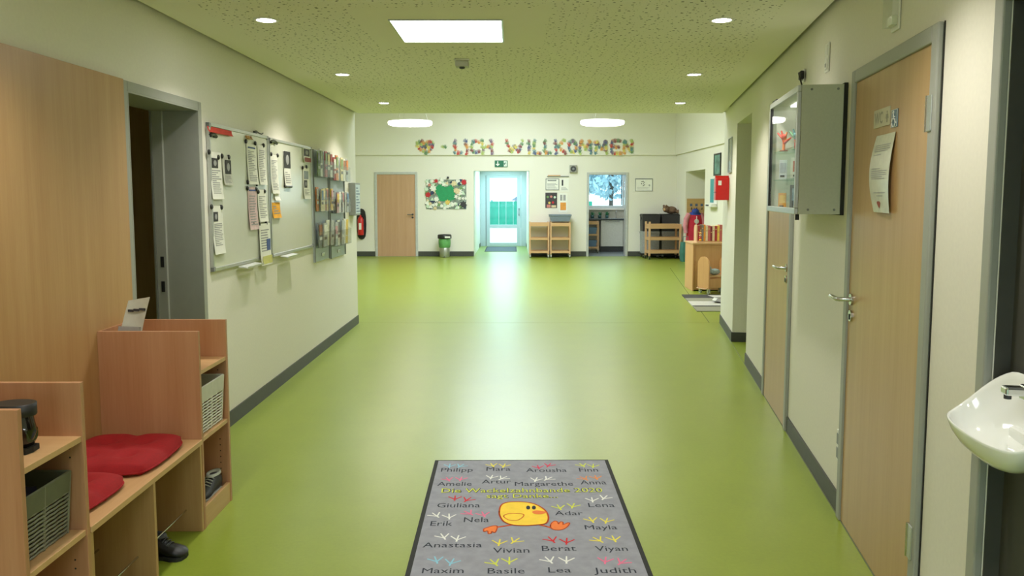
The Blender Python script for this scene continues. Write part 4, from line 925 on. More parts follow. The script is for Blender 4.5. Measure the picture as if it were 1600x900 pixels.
for nm, pts in (('chick_foot', [(598, 478), (580, 474), (548, 482), (518, 494), (520, 510), (540, 505), (545, 522), (562, 520), (566, 508), (582, 516), (594, 500)]), ('chick_foot', [(915, 480), (920, 460), (940, 446), (958, 452), (962, 464), (975, 450), (990, 455), (990, 468), (1020, 456), (1028, 464), (1005, 488), (970, 500), (930, 496)])):
    flat(nm, curve(pts, 3), M_chor, 0.0); stroke('foot_outline', curve(pts, 3), M_chout, 0.0008, 0.003, True)
flat('chick_body', bodyp, M_chick, 0.0006); stroke('body_outline', bodyp, M_chout, 0.0014, 0.004, True)
stroke('chick_wing', curve([(636, 420), (660, 404), (710, 402), (755, 408), (745, 428), (715, 443), (670, 442)]), M_chor, 0.0014, 0.003, True)
flat('chick_beak', curve([(806, 392), (830, 384), (870, 388), (892, 396), (860, 406), (820, 404)], 4), M_chor, 0.0014)
for ex in (782, 816): flat('chick_eye', [(ex + 12 * math.cos(a), 367 + 11 * math.sin(a)) for a in [2 * PI * k / 14 for k in range(14)]], M_name, 0.0014)

# ------------------------------------------------------------------ far wall
# handprint lettering, each letter a cluster of paper hands
HC = [('red', (196, 84, 76)), ('orange', (220, 160, 96)), ('yellow', (222, 202, 112)), ('lime', (176, 194, 116)), ('green', (112, 148, 110)), ('teal', (106, 144, 148)), ('blue', (104, 112, 146)), ('maroon', (146, 94, 92)), ('purple', (140, 120, 142))]
def hand_mesh(nm, rgb):
    q = MB(); q.prism([(0.028 * math.cos(a), 0.030 * math.sin(a) - 0.012) for a in [2 * PI * k / 10 for k in range(10)]], 'y', -0.004, 0)
    for a, l, x in ((-0.42, 0.056, -0.020), (-0.14, 0.066, -0.008), (0.12, 0.064, 0.006), (0.40, 0.054, 0.018), (1.05, 0.042, 0.020)):
        z0 = 0.004 if a < 1 else -0.016; d = Vector((math.sin(a), math.cos(a))); n_ = Vector((d.y, -d.x)) * 0.0072; b = Vector((x, z0)); e = b + d * l
        q.prism([tuple(b + n_), tuple(e + n_ * 0.9), tuple(e + d * 0.006), tuple(e - n_ * 0.9), tuple(b - n_)], 'y', -0.004, 0)
    return q.mesh('hand_' + nm, mat('hand_paper_' + nm, rgb, 0.8))
HM = [hand_mesh(*c_) for c_ in HC]
GL = {'L': [[(0, 1), (0, 0), (1, 0)]], 'I': [[(0.5, 1), (0.5, 0)]], 'C': [[(1, 0.85), (0.5, 1), (0, 0.75), (0, 0.25), (0.5, 0), (1, 0.15)]], 'H': [[(0, 1), (0, 0)], [(1, 1), (1, 0)], [(0.25, 0.5), (0.75, 0.5)]], 'W': [[(0, 1), (0.25, 0), (0.5, 0.6), (0.75, 0), (1, 1)]], 'K': [[(0, 1), (0, 0)], [(0.9, 1), (0.25, 0.5), (1, 0)]], 'O': [[(0.5, 1), (0.05, 0.75), (0.05, 0.25), (0.5, 0), (0.95, 0.25), (0.95, 0.75), (0.55, 1)]], 'M': [[(0, 0), (0.05, 1), (0.5, 0.35), (0.95, 1), (1, 0)]], 'E': [[(1, 1), (0, 1), (0, 0), (1, 0)], [(0.3, 0.5), (0.8, 0.5)]], 'N': [[(0, 0), (0, 1), (1, 0), (1, 1)]],
      'heart': [[(0.5, 0), (0.1, 0.5), (0.05, 0.85), (0.3, 1), (0.5, 0.75), (0.7, 1), (0.95, 0.85), (0.9, 0.5), (0.55, 0.05)], [(0.5, 0.35), (0.5, 0.55)], [(0.3, 0.7), (0.7, 0.7)], [(0.35, 0.5), (0.65, 0.5)]], 'dot': [[(0.2, 0.5), (0.8, 0.5)]]}
rnd = random.Random(11)
def hand_letter(ch, px0, px1, py0, py1, label, palette=None):
    a = ony(px0 + 2.2, py1 - 2.2, YF - 0.05); b = ony(px1 - 2.2, py0 + 2.2, YF - 0.05)
    t = thing('handprint_letter', label, 'wall letter', (a.x, YF - 0.0515, a.z), 0, 'letters made of paper hands'); w_, h = b.x - a.x, b.z - a.z; k = 0; last = -1
    for st in GL[ch]:
        P = [Vector((p[0] * w_, p[1] * h)) for p in st]; tot = sum((P[i + 1] - P[i]).length for i in range(len(P) - 1)); n = max(1, round(tot / 0.068))
        for i in range(n + 1):
            d = tot * i / n; q = P[-1]
            for j in range(len(P) - 1):
                L = (P[j + 1] - P[j]).length
                if d <= L: q = P[j] + (P[j + 1] - P[j]) * (d / L if L else 0); break
                d -= L
            c_ = rnd.choice(palette) if palette else rnd.randrange(len(HM))
            if c_ == last and not palette: c_ = (c_ + 1) % len(HM)
            last = c_; s_ = rnd.uniform(0.80, 1.05)
            inst('paper_hand', HM[c_], t, (q.x + rnd.uniform(-.012, .012), -0.0045 * (k % 3), q.y + rnd.uniform(-.012, .012)), (0, rnd.uniform(-0.9, 0.9), 0), (s_, 1, s_)); k += 1
hand_letter('heart', 648, 681, 219, 242, 'heart shape made of colourful paper hands at the start of the greeting')
hand_letter('dot', 688, 700, 224, 235, 'pale green paper hands forming a dash after the heart', [3, 4])
for ch, a, b, l in (('L', 709, 722, 'letter L of colourful paper hands just right of the dash'), ('I', 725, 733, 'letter I of colourful paper hands in the first word'), ('C', 735, 750, 'letter C of colourful paper hands'), ('H', 752, 770, 'letter H of colourful paper hands'),
    ('W', 790, 819, 'letter W of colourful paper hands'), ('I', 822, 830, 'letter I of colourful paper hands in the second word'), ('L', 832, 846, 'first letter L of the second word in paper hands'), ('L', 849, 863, 'second letter L of the second word in paper hands'), ('K', 866, 885, 'letter K of colourful paper hands'), ('O', 886, 903, 'letter O of colourful paper hands'), ('M', 904, 925, 'first letter M of colourful paper hands'), ('M', 928, 950, 'second letter M of colourful paper hands'), ('E', 953, 971, 'letter E of colourful paper hands'), ('N', 973, 989, 'letter N of colourful paper hands at the end of the greeting')):
    hand_letter(ch, a, b, 218.5, 242, l)
# exit sign
M_exit = mat('exit_green', (20, 104, 74), 0.45); M_exw = mat('exit_white', (226, 236, 226), 0.5)
ex = thing('exit_sign', 'green escape route sign with arrow and running figure above the exit', 'sign', (-0.43, YF, 2.225))
eb = B(0, 0.32, -0.012, -0.001, 0, 0.165).build('sign_plate', M_exit, ex)
MB().prism([(0.075, 0.025), (0.125, 0.075), (0.105, 0.075 + 0.012), (0.086, 0.066), (0.086, 0.145), (0.064, 0.145), (0.064, 0.066), (0.045, 0.087), (0.025, 0.075)], 'y', -0.0135, -0.012).build('arrow', M_exw, eb)
B(0.225, 0.300, -0.0130, -0.012, 0.015, 0.150).build('doorway_icon', M_exw, eb)
mb = MB().tube([(0.255, -0.0132, 0.100), (0.245, -0.0132, 0.070)], 0.010, 6)
for P in ([(0.245, 0.070), (0.262, 0.052), (0.255, 0.028)], [(0.245, 0.070), (0.228, 0.050), (0.208, 0.046)], [(0.253, 0.098), (0.272, 0.084), (0.284, 0.092)], [(0.253, 0.098), (0.232, 0.094), (0.222, 0.078)]): mb.tube([(x, -0.0140, z) for x, z in P], 0.006, 6)
mb.tube([(0.262, -0.0125, 0.122), (0.262, -0.0145, 0.122)], 0.012, 10)
mb.build('running_figure', M_exit, eb)
# collage picture
cg = thing('flower_collage', 'rectangular collage of paper cutouts round a green middle, left of the exit', 'collage', (-2.145, YF, 1.182)); w_, h = 1.005, 0.735
bd = B(0, w_, -0.010, -0.001, 0, h).build('backing_card', mat('collage_dark', (128, 140, 128), 0.8, var=0.4, scale=9), cg, bevel=0.003)
MB().prism(curve([(0.30, 0.32), (0.36, 0.20), (0.70, 0.24), (0.72, 0.42), (0.64, 0.60), (0.50, 0.55), (0.34, 0.62), (0.22, 0.48)], 4), 'y', -0.013, -0.010).build('green_middle', mat('collage_green', (40, 146, 92), 0.7, var=0.08), bd)
CC = [mat('cut_' + n, c_, 0.8, var=0.15, scale=30) for n, c_ in (('white', (228, 228, 216)), ('mint', (196, 216, 192)), ('beige', (214, 196, 156)), ('rose', (204, 130, 120)), ('red', (186, 44, 52)), ('navy', (54, 66, 92)), ('charcoal', (60, 60, 62)), ('leaf', (110, 148, 92)), ('teal', (60, 120, 118)), ('gold', (216, 188, 100)))]
def flower(n, r1, r2, m):
    return MB().prism([((r1 if k % 2 == 0 else r2) * math.cos(PI * k / n), (r1 if k % 2 == 0 else r2) * math.sin(PI * k / n)) for k in range(2 * n)], 'y', -0.003, 0).mesh('cutout', m)
shapes = [[flower(n, 0.062, r2, m) for n, r2 in ((7, 0.040), (5, 0.028), (3, 0.035))] for m in CC]
rnd = random.Random(21)
spots = []
for k in range(44): a = k / 44; spots.append((0.03 + 0.95 * a, rnd.choice((rnd.uniform(0.02, 0.20), rnd.uniform(0.60, 0.73)))))
for k in range(18): spots.append((rnd.uniform(0.0, 0.22), rnd.uniform(0.10, 0.66)))
for k in range(20): spots.append((rnd.uniform(0.74, 1.0), rnd.uniform(0.08, 0.68)))
for k in range(14): spots.append((0.05 + 0.068 * k, rnd.uniform(0.03, 0.14)))
wt = [0, 0, 0, 0, 1, 1, 2, 3, 5, 7, 0, 1, 1]
for k, (x, z) in enumerate(spots):
    m = rnd.choice(wt); inst('paper_cutout', rnd.choice(shapes[m]), bd, (x, -0.0135 - 0.0032 * (k % 4), z), (0, rnd.uniform(0, 6), 0), (rnd.uniform(0.7, 1.15),) * 3)
for (x, z), m, s_ in (((0.05, 0.36), 4, 1.3), ((0.95, 0.67), 4, 1.25), ((0.26, 0.70), 4, 0.9), ((0.93, 0.12), 6, 1.6), ((0.18, 0.52), 0, 1.5), ((0.78, 0.45), 2, 1.4), ((0.70, 0.64), 2, 1.3), ((0.54, 0.17), 9, 1.2), ((0.26, 0.25), 0, 1.2), ((0.55, 0.78), 6, 0.6)):
    inst('paper_cutout', shapes[m][0], bd, (x, -0.028, z), (0, x * 7, 0), (s_, 1, s_))
# waste bin
wb = thing('waste_bin', 'steel pedal bin with black lid and green bag beside the far beech door', 'waste bin', (-1.665, 19.58, 0))
MB().lathe([(0.001, 0), (0.125, 0), (0.128, 0.01), (0.128, 0.50), (0.001, 0.502)], 24).build('bin_body', mat('bin_steel', (176, 180, 172), 0.3, 0.9), wb)
MB().lathe([(0.130, 0.24), (0.140, 0.26), (0.150, 0.35), (0.148, 0.44), (0.138, 0.47)], 24).build('bin_bag', mat('green_bag', (96, 160, 92), 0.5, var=0.15, scale=14, bump=0.5), wb)
MB().lathe([(0.001, 0.465), (0.168, 0.465), (0.172, 0.48), (0.172, 0.545), (0.155, 0.565), (0.001, 0.575)], 24).build('bin_lid', M_black, wb)
B(0.02, 0.15, -0.178, -0.15, 0.485, 0.525).build('lid_label', M_white, wb)
MB().tube([(0.0, -0.10, 0.02), (0.0, -0.165, 0.02)], 0.014, 8).build('pedal', M_dgrey, wb)
# loudspeaker, notice
sp = thing('wall_loudspeaker', 'small grey square loudspeaker between poster group and kitchen doorway', 'loudspeaker', (1.43, YF, 2.088))
B(0, 0.185, -0.06, -0.001, 0, 0.185).build('housing', mat('speaker_grey', (150, 150, 138), 0.5), sp, bevel=0.008); MB().tube([(0.0925, -0.06, 0.0925), (0.0925, -0.066, 0.0925)], 0.070, 20).build('grille', M_dgrey, sp); MB().tube([(0.0925, -0.066, 0.0925), (0.0925, -0.069, 0.0925)], 0.028, 16).build('cone', M_grey, sp)
fn = thing('framed_notice', 'landscape notice in thin grey frame right of the kitchen doorway', 'notice', (3.07, YF, 1.63)); w_, h = 0.435, 0.315
B(0.012, w_ - 0.012, -0.008, -0.001, 0.012, h - 0.012).build('sheet', M_paper, fn)
for a, b, c_, d in ((0, w_, 0, 0.012), (0, w_, h - 0.022, h), (0, 0.012, 0.012, h - 0.022), (w_ - 0.012, w_, 0.012, h - 0.022)): B(a, b, -0.013, -0.001, c_, d).build('frame_rail', M_grey, fn)
dr = MB()
for P in ([(0.15, 0.235), (0.21, 0.245), (0.23, 0.215), (0.20, 0.19), (0.23, 0.16), (0.19, 0.125)], [(0.15, 0.20), (0.17, 0.17)], [(0.33, 0.15), (0.36, 0.16), (0.36, 0.12)]): dr.tube([(x, -0.009, z) for x, z in P], 0.008, 6)
dr.build('drawing', M_ink, fn)
mb = MB(); [mb.box(0.05, 0.36 - 0.04 * (k % 2), -0.0088, -0.008, 0.05 + 0.022 * k, 0.056 + 0.022 * k) for k in range(3)]; mb.build('printed_text', M_lightink, fn)
# poster group
hb = thing('poster_rail', 'brown hanging rail above the poster group', 'rail', (0.875, YF, 1.985)); B(0, 0.54, -0.022, -0.001, 0.0, 0.022).build('rail_bar', M_grey, hb); B(0.02, 0.33, -0.026, -0.002, 0.018, 0.045).build('wood_strip', W_X, hb)
def poster(label, px0, px1, py0, py1, m, kids, frame=False):
    a, b = ony(px0, py1, YF), ony(px1, py0, YF); t = thing('poster', label, 'poster', (a.x, YF, a.z), 0, 'posters beside the exit'); w_, h = b.x - a.x, b.z - a.z
    sh = B(0, w_, -0.006, -0.001, 0, h).build('sheet', m, t)
    for nm, u0, u1, v0, v1, mm in kids: B(u0 * w_, u1 * w_, -0.0075, -0.006, v0 * h, v1 * h).build(nm, mm, sh)
    if frame:
        for a_, b_, c_, d_ in ((0, w_, 0, 0.014), (0, w_, h - 0.014, h), (0, 0.014, 0.014, h - 0.014), (w_ - 0.014, w_, 0.014, h - 0.014)): B(a_, b_, -0.012, -0.001, c_, d_).build('frame_rail', M_grey, t)
    return t, sh, w_, h
txt = lambda n, lo, hi: [('text_line', 0.12, 0.88 - 0.1 * (k % 3), lo + (hi - lo) * k / n, lo + (hi - lo) * (k + 0.4) / n, M_lightink) for k in range(n)]
poster('white framed plan at top left of the poster group', 852.5, 873.5, 279, 297, M_paper, txt(5, 0.15, 0.65) + [('clip_bar', 0.15, 0.8, 0.78, 0.88, M_grey)], True)
poster('white sheet with dark bar at top right of the poster group', 875, 889, 279, 299.5, M_paper, [('dark_bar', 0.18, 0.36, 0.45, 0.9, M_ink)] + txt(3, 0.12, 0.38))
t, sh, w_, h = poster('dark poster with coloured fruit circles at the lower left of the poster group', 852, 870.5, 301, 325, mat('poster_dark', (62, 58, 60), 0.6, var=0.15), [('pink_patch', 0.12, 0.45, 0.03, 0.22, CC[3]), ('cream_patch', 0.52, 0.92, 0.03, 0.18, CC[2])])
for u, v, m in ((0.2, 0.72, CC[7]), (0.5, 0.74, CC[3]), (0.8, 0.70, CC[1]), (0.35, 0.34, CC[9]), (0.65, 0.36, CC[4])): MB().tube([(u * w_, -0.006, v * h), (u * w_, -0.008, v * h)], 0.030, 14).build('fruit_print', m, sh)
poster('white sheet with orange block at the lower right of the poster group', 873, 886.5, 302, 332, M_paper, [('orange_block', 0.18, 0.85, 0.12, 0.52, mat('orange_print', (224, 152, 64), 0.6, var=0.15)), ('grey_block', 0.15, 0.42, 0.62, 0.92, M_lightink), ('grey_block', 0.52, 0.80, 0.62, 0.92, M_lightink)])

# trolleys
def caster(parent, x, y, m=M_dgrey, r=0.035):
    c_ = MB().tube([(x - 0.012, y, r), (x + 0.012, y, r)], r, 14).build('caster_wheel', m, parent)
    MB().box(x - 0.02, x - 0.014, y - 0.018, y + 0.018, r * 0.8, r * 2.4).box(x + 0.014, x + 0.02, y - 0.018, y + 0.018, r * 0.8, r * 2.4).box(x - 0.02, x + 0.02, y - 0.018, y + 0.018, r * 2.3, r * 2.6).build('caster_fork', M_steel, c_)
def trolley(label, x, y, w_, d, h, levels, rail, rz=0, m=W_LIGHT, ears=0.0, group='wooden trolleys', wheel=M_dgrey, post=0.034):
    t = thing('wooden_trolley', label, 'trolley', (x, y, 0), rz, group); p = post
    for a in (0, w_ - p):
        for b in (0, d - p): B(a, a + p, b, b + p, 0.085, h + (ears if a == 0 else 0)).build('post', m, t, bevel=0.003)
    for z in levels:
        hh = rail if z < levels[-1] else rail * 1.5
        B(p, w_ - p, 0.006, 0.024, z, z + hh).build('rail_board', W_X, t); B(p, w_ - p, d - 0.024, d - 0.006, z, z + hh).build('rail_board', W_X, t)
        for a in (0.006, w_ - 0.024): B(a, a + 0.018, p, d - p, z, z + hh).build('end_board', W_Y, t)
        B(0.024, w_ - 0.024, 0.024, d - 0.024, z, z + 0.014).build('tray_board', W_X, t)
    for a in (0.02, w_ - 0.02):
        for b in (0.02, d - 0.02): caster(t, a, b, wheel)
    return t
M_clw = mat('caster_pale', (170, 172, 166), 0.5)
trolley('left of two wooden trolleys beside the exit, with empty top', 0.425, 19.40, 0.485, 0.42, 0.875, (0.115, 0.44, 0.775), 0.055, wheel=M_clw)
trolley('right of two wooden trolleys beside the exit, carrying the grey crate', 0.935, 19.40, 0.50, 0.42, 0.875, (0.115, 0.44, 0.775), 0.055, wheel=M_clw)
trolley('low wooden trolley in front of the black boxes', 3.255, 18.86, 0.795, 0.36, 0.84, (0.145, 0.46, 0.735), 0.072, post=0.044, rz=0.11, ears=0.06, wheel=M_black)
def crate(name, label, cat, x, y, z, w_, d, h, m, taper=0.9, rz=0, group=None, lid=None):
    t = thing(name, label, cat, (x, y, z), rz, group)
    R_ = lambda f, zz, ins=0.0: [(a * (w_ / 2 * f - ins), b * (d / 2 * f - ins), zz) for a, b in ((1, 1), (-1, 1), (-1, -1), (1, -1))]
    MB().loft([R_(taper, 0), R_(1, h), R_(1, h, 0.008), R_(taper, 0.008, 0.008)], True, True, False).build('crate_body', m, t)
    o_ = MB().loft([R_(1.0, h - 0.03), R_(1.03, h - 0.028), R_(1.03, h + 0.002), R_(1.0, h + 0.002)], True, False, False); o_.build('rim', m, t)
    for a in (0.35, 0.62): MB().loft([R_(taper + (1 - taper) * a + 0.008, h * a - 0.006), R_(taper + (1 - taper) * a + 0.012, h * a), R_(taper + (1 - taper) * a + 0.008, h * a + 0.006)], True, False, False).build('crate_rib', m, t)
    if lid: B(-w_ / 2 * 0.98, w_ / 2 * 0.98, -d / 2 * 0.98, d / 2 * 0.98, h + 0.002, h + 0.022).build('lid', lid, t, bevel=0.004)
    for a in (-1, 1): B(a * w_ / 2 - 0.010, a * w_ / 2 + 0.010, -0.07, 0.07, h * 0.70, h * 0.86).build('handle_grip', m, t)
    return t
crate('plastic_crate', 'grey-blue plastic crate on the right trolley beside the exit', 'crate', 1.185, 19.61, 0.8905, 0.53, 0.36, 0.165, mat('crate_blue_grey', (118, 130, 142), 0.5), 0.84)
M_cblack = mat('crate_black', (44, 44, 46), 0.5, var=0.12); M_cgrey = mat('crate_grey', (160, 164, 164), 0.5, var=0.1)
for k, x in enumerate((3.40, 3.875)):
    wd = ('left', 'right')[k]
    dl = thing('wheeled_dolly', f'black wheeled dolly under the {wd} stack of boxes', 'dolly', (x, 19.60, 0)); B(-0.22, 0.22, -0.20, 0.20, 0.07, 0.11).build('platform', M_black, dl)
    for a in (-0.18, 0.18):
        for b in (-0.16, 0.16): caster(dl, a, b, M_black, 0.026)
    crate('storage_box', f'grey storage box at the bottom of the {wd} stack in the corner', 'box', x, 19.60, 0.1105, 0.42, 0.40, 0.515, M_cgrey, 0.95, group='storage boxes in the corner', lid=M_cgrey)
    crate('storage_box', f'black storage box on top of the {wd} stack in the corner', 'box', x, 19.60, 0.6485, 0.425, 0.40, 0.40, M_cblack, 0.96, group='storage boxes in the corner', lid=M_black)
tb = thing('teddy_bear', 'brown teddy bear lying on the right black storage box', 'soft toy', (3.92, 19.60, 1.0715), 0.3); M_plush = mat('brown_plush', (116, 92, 74), 0.95, var=0.25, scale=40, bump=0.8)
body = MB().ell((0, 0, 0.075), (0.13, 0.09, 0.075)).ell((-0.13, -0.02, 0.10), (0.075, 0.07, 0.07))
body.build('body', M_plush, tb)
for a in (-1, 1): MB().ell((-0.155, -0.02 + a * 0.055, 0.155), (0.026, 0.022, 0.026), 10, 6).build('ear', M_plush, tb); MB().ell((0.13, a * 0.075, 0.045), (0.075, 0.038, 0.040), 10, 6).build('paw', M_plush, tb); MB().ell((-0.02, a * 0.10, 0.06), (0.06, 0.03, 0.032), 10, 6).build('arm', M_plush, tb)
tb.scale = (1.15, 1.15, 1.25); MB().ell((-0.185, -0.045, 0.085), (0.032, 0.034, 0.028), 10, 6).build('muzzle', mat('tan_plush', (196, 160, 120), 0.95), tb); MB().ell((-0.212, -0.06, 0.092), (0.009, 0.010, 0.008), 8, 5).build('nose', M_black, tb)

# ------------------------------------------------------------------ cloak niche, jackets
hk = thing('coat_hook_board', 'beech coat hook board in the niche of the hall', 'coat rack', (4.13, 18.815, 0.40))
B(0, 0.95, -0.02, 0, 0, 1.05).build('board', wood('hook_board_beech', (206, 172, 118), (188, 150, 96), 'x'), hk)
for k in range(5):
    x = 0.10 + 0.125 * k; h_ = MB().tube([(x, -0.02, 0.80), (x, -0.055, 0.80), (x, -0.065, 0.825)], 0.010, 8).build('hook', M_dgrey, hk); MB().ell((x, -0.066, 0.83), (0.014, 0.014, 0.014), 8, 5).build('hook_knob', M_dgrey, h_)
    B(x - 0.028, x + 0.028, -0.024, -0.02, 0.87, 0.93).build('name_tag', mat('tag_blue', (84, 100, 130), 0.6), hk)
def jacket(label, x, y, z, s_, m1, m2, m3, rz):
    """hanging child's jacket: torso, hood, two sleeves; z is the hook loop"""
    t = thing('childs_jacket', label, 'jacket', (x, y, z), rz, 'jackets hanging in the niche')
    prof = [(0.0, 0.03, 0.025), (-0.03, 0.09, 0.04), (-0.08, 0.155, 0.055), (-0.20, 0.150, 0.065), (-0.36, 0.155, 0.070), (-0.50, 0.165, 0.075), (-0.56, 0.168, 0.072)]
    ring = lambda z_, a, b: [(a * math.cos(2 * PI * k / 20), b * math.sin(2 * PI * k / 20) * (1 + 0.15 * math.sin(3 * 2 * PI * k / 20)), z_) for k in range(20)]
    body = MB().loft([ring(*p) for p in prof]).build('torso', m1, t)
    MB().loft([ring(zz, a * 1.012, b * 1.015) for zz, a, b in prof[1:3]], True, False).build('shoulder_yoke', m2, body)
    for a in (-1, 1): MB().tube([(a * 0.12, 0, -0.06), (a * 0.175, -0.005, -0.16), (a * 0.195, -0.01, -0.30), (a * 0.190, -0.02, -0.42)], [0.045, 0.05, 0.045, 0.036], 12).build('sleeve', m3, t)
    MB().ell((0, -0.02, -0.02), (0.075, 0.05, 0.06), 12, 8).build('hood', m2, t)
    MB().tube([(0, 0, 0.02), (0, 0.015, 0.04), (0, 0.0, 0.05)], 0.004, 6).build('loop', M_black, t)
    MB().tube([(0, -0.068, -0.20), (0, -0.080, -0.20)], 0.045, 16).build('round_emblem', M_white, t)
    B(-0.003, 0.003, -0.086, -0.060, -0.54, -0.10).build('zipper', M_white, t)
    t.scale = (s_,) * 3
jm = {k: mat('jacket_' + k, v, 0.75, var=0.12, scale=15, bump=0.3) for k, v in dict(red=(204, 40, 66), blue=(48, 74, 160), pink=(216, 140, 150), dark=(44, 46, 52), teal=(60, 120, 108)).items()}
jacket('red childs jacket with round white emblem hanging in front of the niche', 4.29, 18.655, 1.17, 1.25, jm['red'], jm['blue'], jm['pink'], 0.25)
jacket('dark childs jacket hanging at the right side of the niche', 4.93, 18.67, 1.17, 1.10, jm['dark'], jm['dark'], jm['dark'], -0.3)
tbag = thing('cloth_bag', 'teal cloth bag standing on the floor below the jackets', 'bag', (4.02, 18.35, 0)); MB().loft([[(a * sx, b * sy, z) for a, b in ((1, 1), (-1, 1), (-1, -1), (1, -1))] for z, sx, sy in ((0, 0.10, 0.12), (0.2, 0.12, 0.14), (0.45, 0.10, 0.12))], smooth=False).build('bag_body', jm['teal'], tbag, bevel=0.02); MB().tube([(-0.06, 0, 0.44), (-0.05, 0, 0.58), (0.05, 0, 0.58), (0.06, 0, 0.44)], 0.008, 6).build('bag_strap', jm['teal'], tbag)
# things on the hall's right wall
def hthing(name, label, cat, y, z): return thing(name, label, cat, WH.pt(-y, 0, z), WH.rz)
fp2 = hthing('framed_picture', 'small dark framed green picture on the hall side wall', 'picture', 16.18, 1.92); w_, h = 0.52, 0.44
B(0.03, w_ - 0.03, -0.012, -0.001, 0.03, h - 0.03).build('picture', mat('green_painting', (92, 130, 120), 0.6, var=0.5, scale=6), fp2)
for a, b, c_, d in ((0, w_, 0, 0.03), (0, w_, h - 0.03, h), (0, 0.03, 0.03, h - 0.03), (w_ - 0.03, w_, 0.03, h - 0.03)): B(a, b, -0.022, -0.001, c_, d).build('frame_rail', M_black, fp2)
ds = hthing('leaflet_holder', 'tall white wall holder with teal sheet behind the red box', 'holder', 16.42, 1.29); B(0, 0.55, -0.02, -0.001, 0.03, 0.61).build('back_plate', M_white, ds); B(0.03, 0.30, -0.026, -0.02, 0.09, 0.57).build('teal_sheet', mat('teal_paper', (70, 150, 156), 0.6), ds); B(0, 0.55, -0.13, -0.001, 0, 0.07).build('drip_tray', M_white, ds, bevel=0.01); B(0.1, 0.35, -0.131, -0.125, 0.02, 0.05).build('tray_slot', M_dgrey, ds)
ext = thing('fire_extinguisher', 'red fire extinguisher on black wall mount, half hidden by the left wall', 'extinguisher', (-3.86, YF, 0.48))
MB().prism(curve([(0.0, 0.02), (0.19, 0.02), (0.19, 0.64), (0.0, 0.64)], 4), 'y', -0.03, -0.001).build('mount_plate', M_black, ext)
MB().lathe([(0.001, 0.06), (0.070, 0.06), (0.075, 0.08), (0.075, 0.44), (0.05, 0.50), (0.022, 0.52), (0.022, 0.56), (0.001, 0.56)], 20, (0.09, -0.11, 0)).build('cylinder', mat('extinguisher_red', (196, 36, 32), 0.3), ext)
B(0.06, 0.12, -0.192, -0.150, 0.20, 0.36).build('white_label', M_paper, ext); MB().tube([(0.09, -0.11, 0.56), (0.13, -0.12, 0.60), (0.02, -0.12, 0.61)], 0.014, 8).build('lever', M_black, ext); MB().tube([(0.10, -0.11, 0.55), (0.185, -0.12, 0.50), (0.185, -0.13, 0.20)], 0.011, 8).build('hose', M_black, ext)

# ------------------------------------------------------------------ desk, book trolley, rug on the right of the hall
W_CAB = wood('cabinet_beech', (210, 162, 110), (192, 142, 90), 'z')
dk = thing('wooden_cabinet', 'beech cabinet standing across the right side of the hall', 'cabinet', (2.885, 12.62, 0), -0.02)
B(0, 0.022, 0, 0.62, 0, 0.75).build('side_panel', W_CAB, dk, bevel=0.003); B(1.05, 1.072, 0, 0.62, 0, 0.75).build('side_panel', W_CAB, dk, bevel=0.003)
B(-0.01, 1.082, -0.012, 0.63, 0.75, 0.775).build('cabinet_top', W_X, dk, bevel=0.003); B(0.022, 1.05, 0.02, 0.04, 0.02, 0.75).build('front_panel', W_CAB, dk); B(0.022, 1.05, 0.6, 0.615, 0.0, 0.75).build('back_panel', W_X, dk); B(0.022, 1.05, 0.04, 0.6, 0.04, 0.06).build('bottom_board', W_X, dk)
bt = thing('book_trolley', 'low beech trolley with arched end board before the cabinet', 'trolley', (3.03, 12.16, 0), 0.36)
arch = [(0.0, 0.08), (0.30, 0.08), (0.30, 0.45)] + [(0.15 + 0.15 * math.cos(a), 0.45 + 0.13 * math.sin(a)) for a in [PI * k / 10 for k in range(1, 10)]] + [(0.0, 0.45)]
for a in (0.0, 0.40): MB().prism(arch, 'x', a, a + 0.022).build('arched_end', W_CAB, bt, bevel=0.003)
for z in (0.10, 0.27): B(0.022, 0.40, 0.02, 0.28, z, z + 0.016).build('shelf_board', W_X, bt)
B(0.022, 0.40, 0.01, 0.026, 0.10, 0.24).build('front_board', W_CAB, bt)
MB().tube([(0.0, 0.03, 0.10), (-0.03, 0.02, 0.08), (-0.03, 0.27, 0.08), (0.0, 0.27, 0.1)], 0.008, 6).build('foot_rail', W_LIGHT, bt)
for a in (0.03, 0.39):
    for b in (0.04, 0.26): caster(bt, a, b, M_clw, 0.03)
st_ = thing('plush_toy', 'grey-blue soft toy lying in the low book trolley', 'soft toy', (3.17, 12.37, 0.2865), 0.36); MB().ell((0, 0, 0.05), (0.10, 0.06, 0.05)).ell((-0.10, -0.02, 0.06), (0.05, 0.05, 0.045)).build('body', mat('grey_plush', (150, 164, 164), 0.95, var=0.2), st_); MB().ell((-0.11, 0.02, 0.11), (0.02, 0.012, 0.03), 8, 5).build('ear', MATS['grey_plush'], st_); MB().ell((-0.11, -0.05, 0.11), (0.02, 0.012, 0.03), 8, 5).build('ear', MATS['grey_plush'], st_)
rk = thing('book_rack', 'beech book rack with rounded end and striped book spines on the cabinet', 'book rack', (2.99, 12.86, 0.7755), -0.02)
ra = [(0, 0), (0.20, 0), (0.20, 0.19)] + [(0.10 + 0.10 * math.cos(a), 0.19 + 0.09 * math.sin(a)) for a in [PI * k / 8 for k in range(1, 8)]] + [(0, 0.19)]
MB().prism(ra, 'x', 0, 0.018).build('rounded_end', W_LIGHT, rk, bevel=0.002); MB().prism(ra, 'x', 0.70, 0.718).build('rounded_end', W_LIGHT, rk, bevel=0.002); B(0.018, 0.70, 0.01, 0.19, 0, 0.014).build('rack_base', W_X, rk); B(0.018, 0.70, 0.17, 0.182, 0.014, 0.16).build('rack_back', W_X, rk)
rnd = random.Random(9); bx_ = 0.024; k = 0
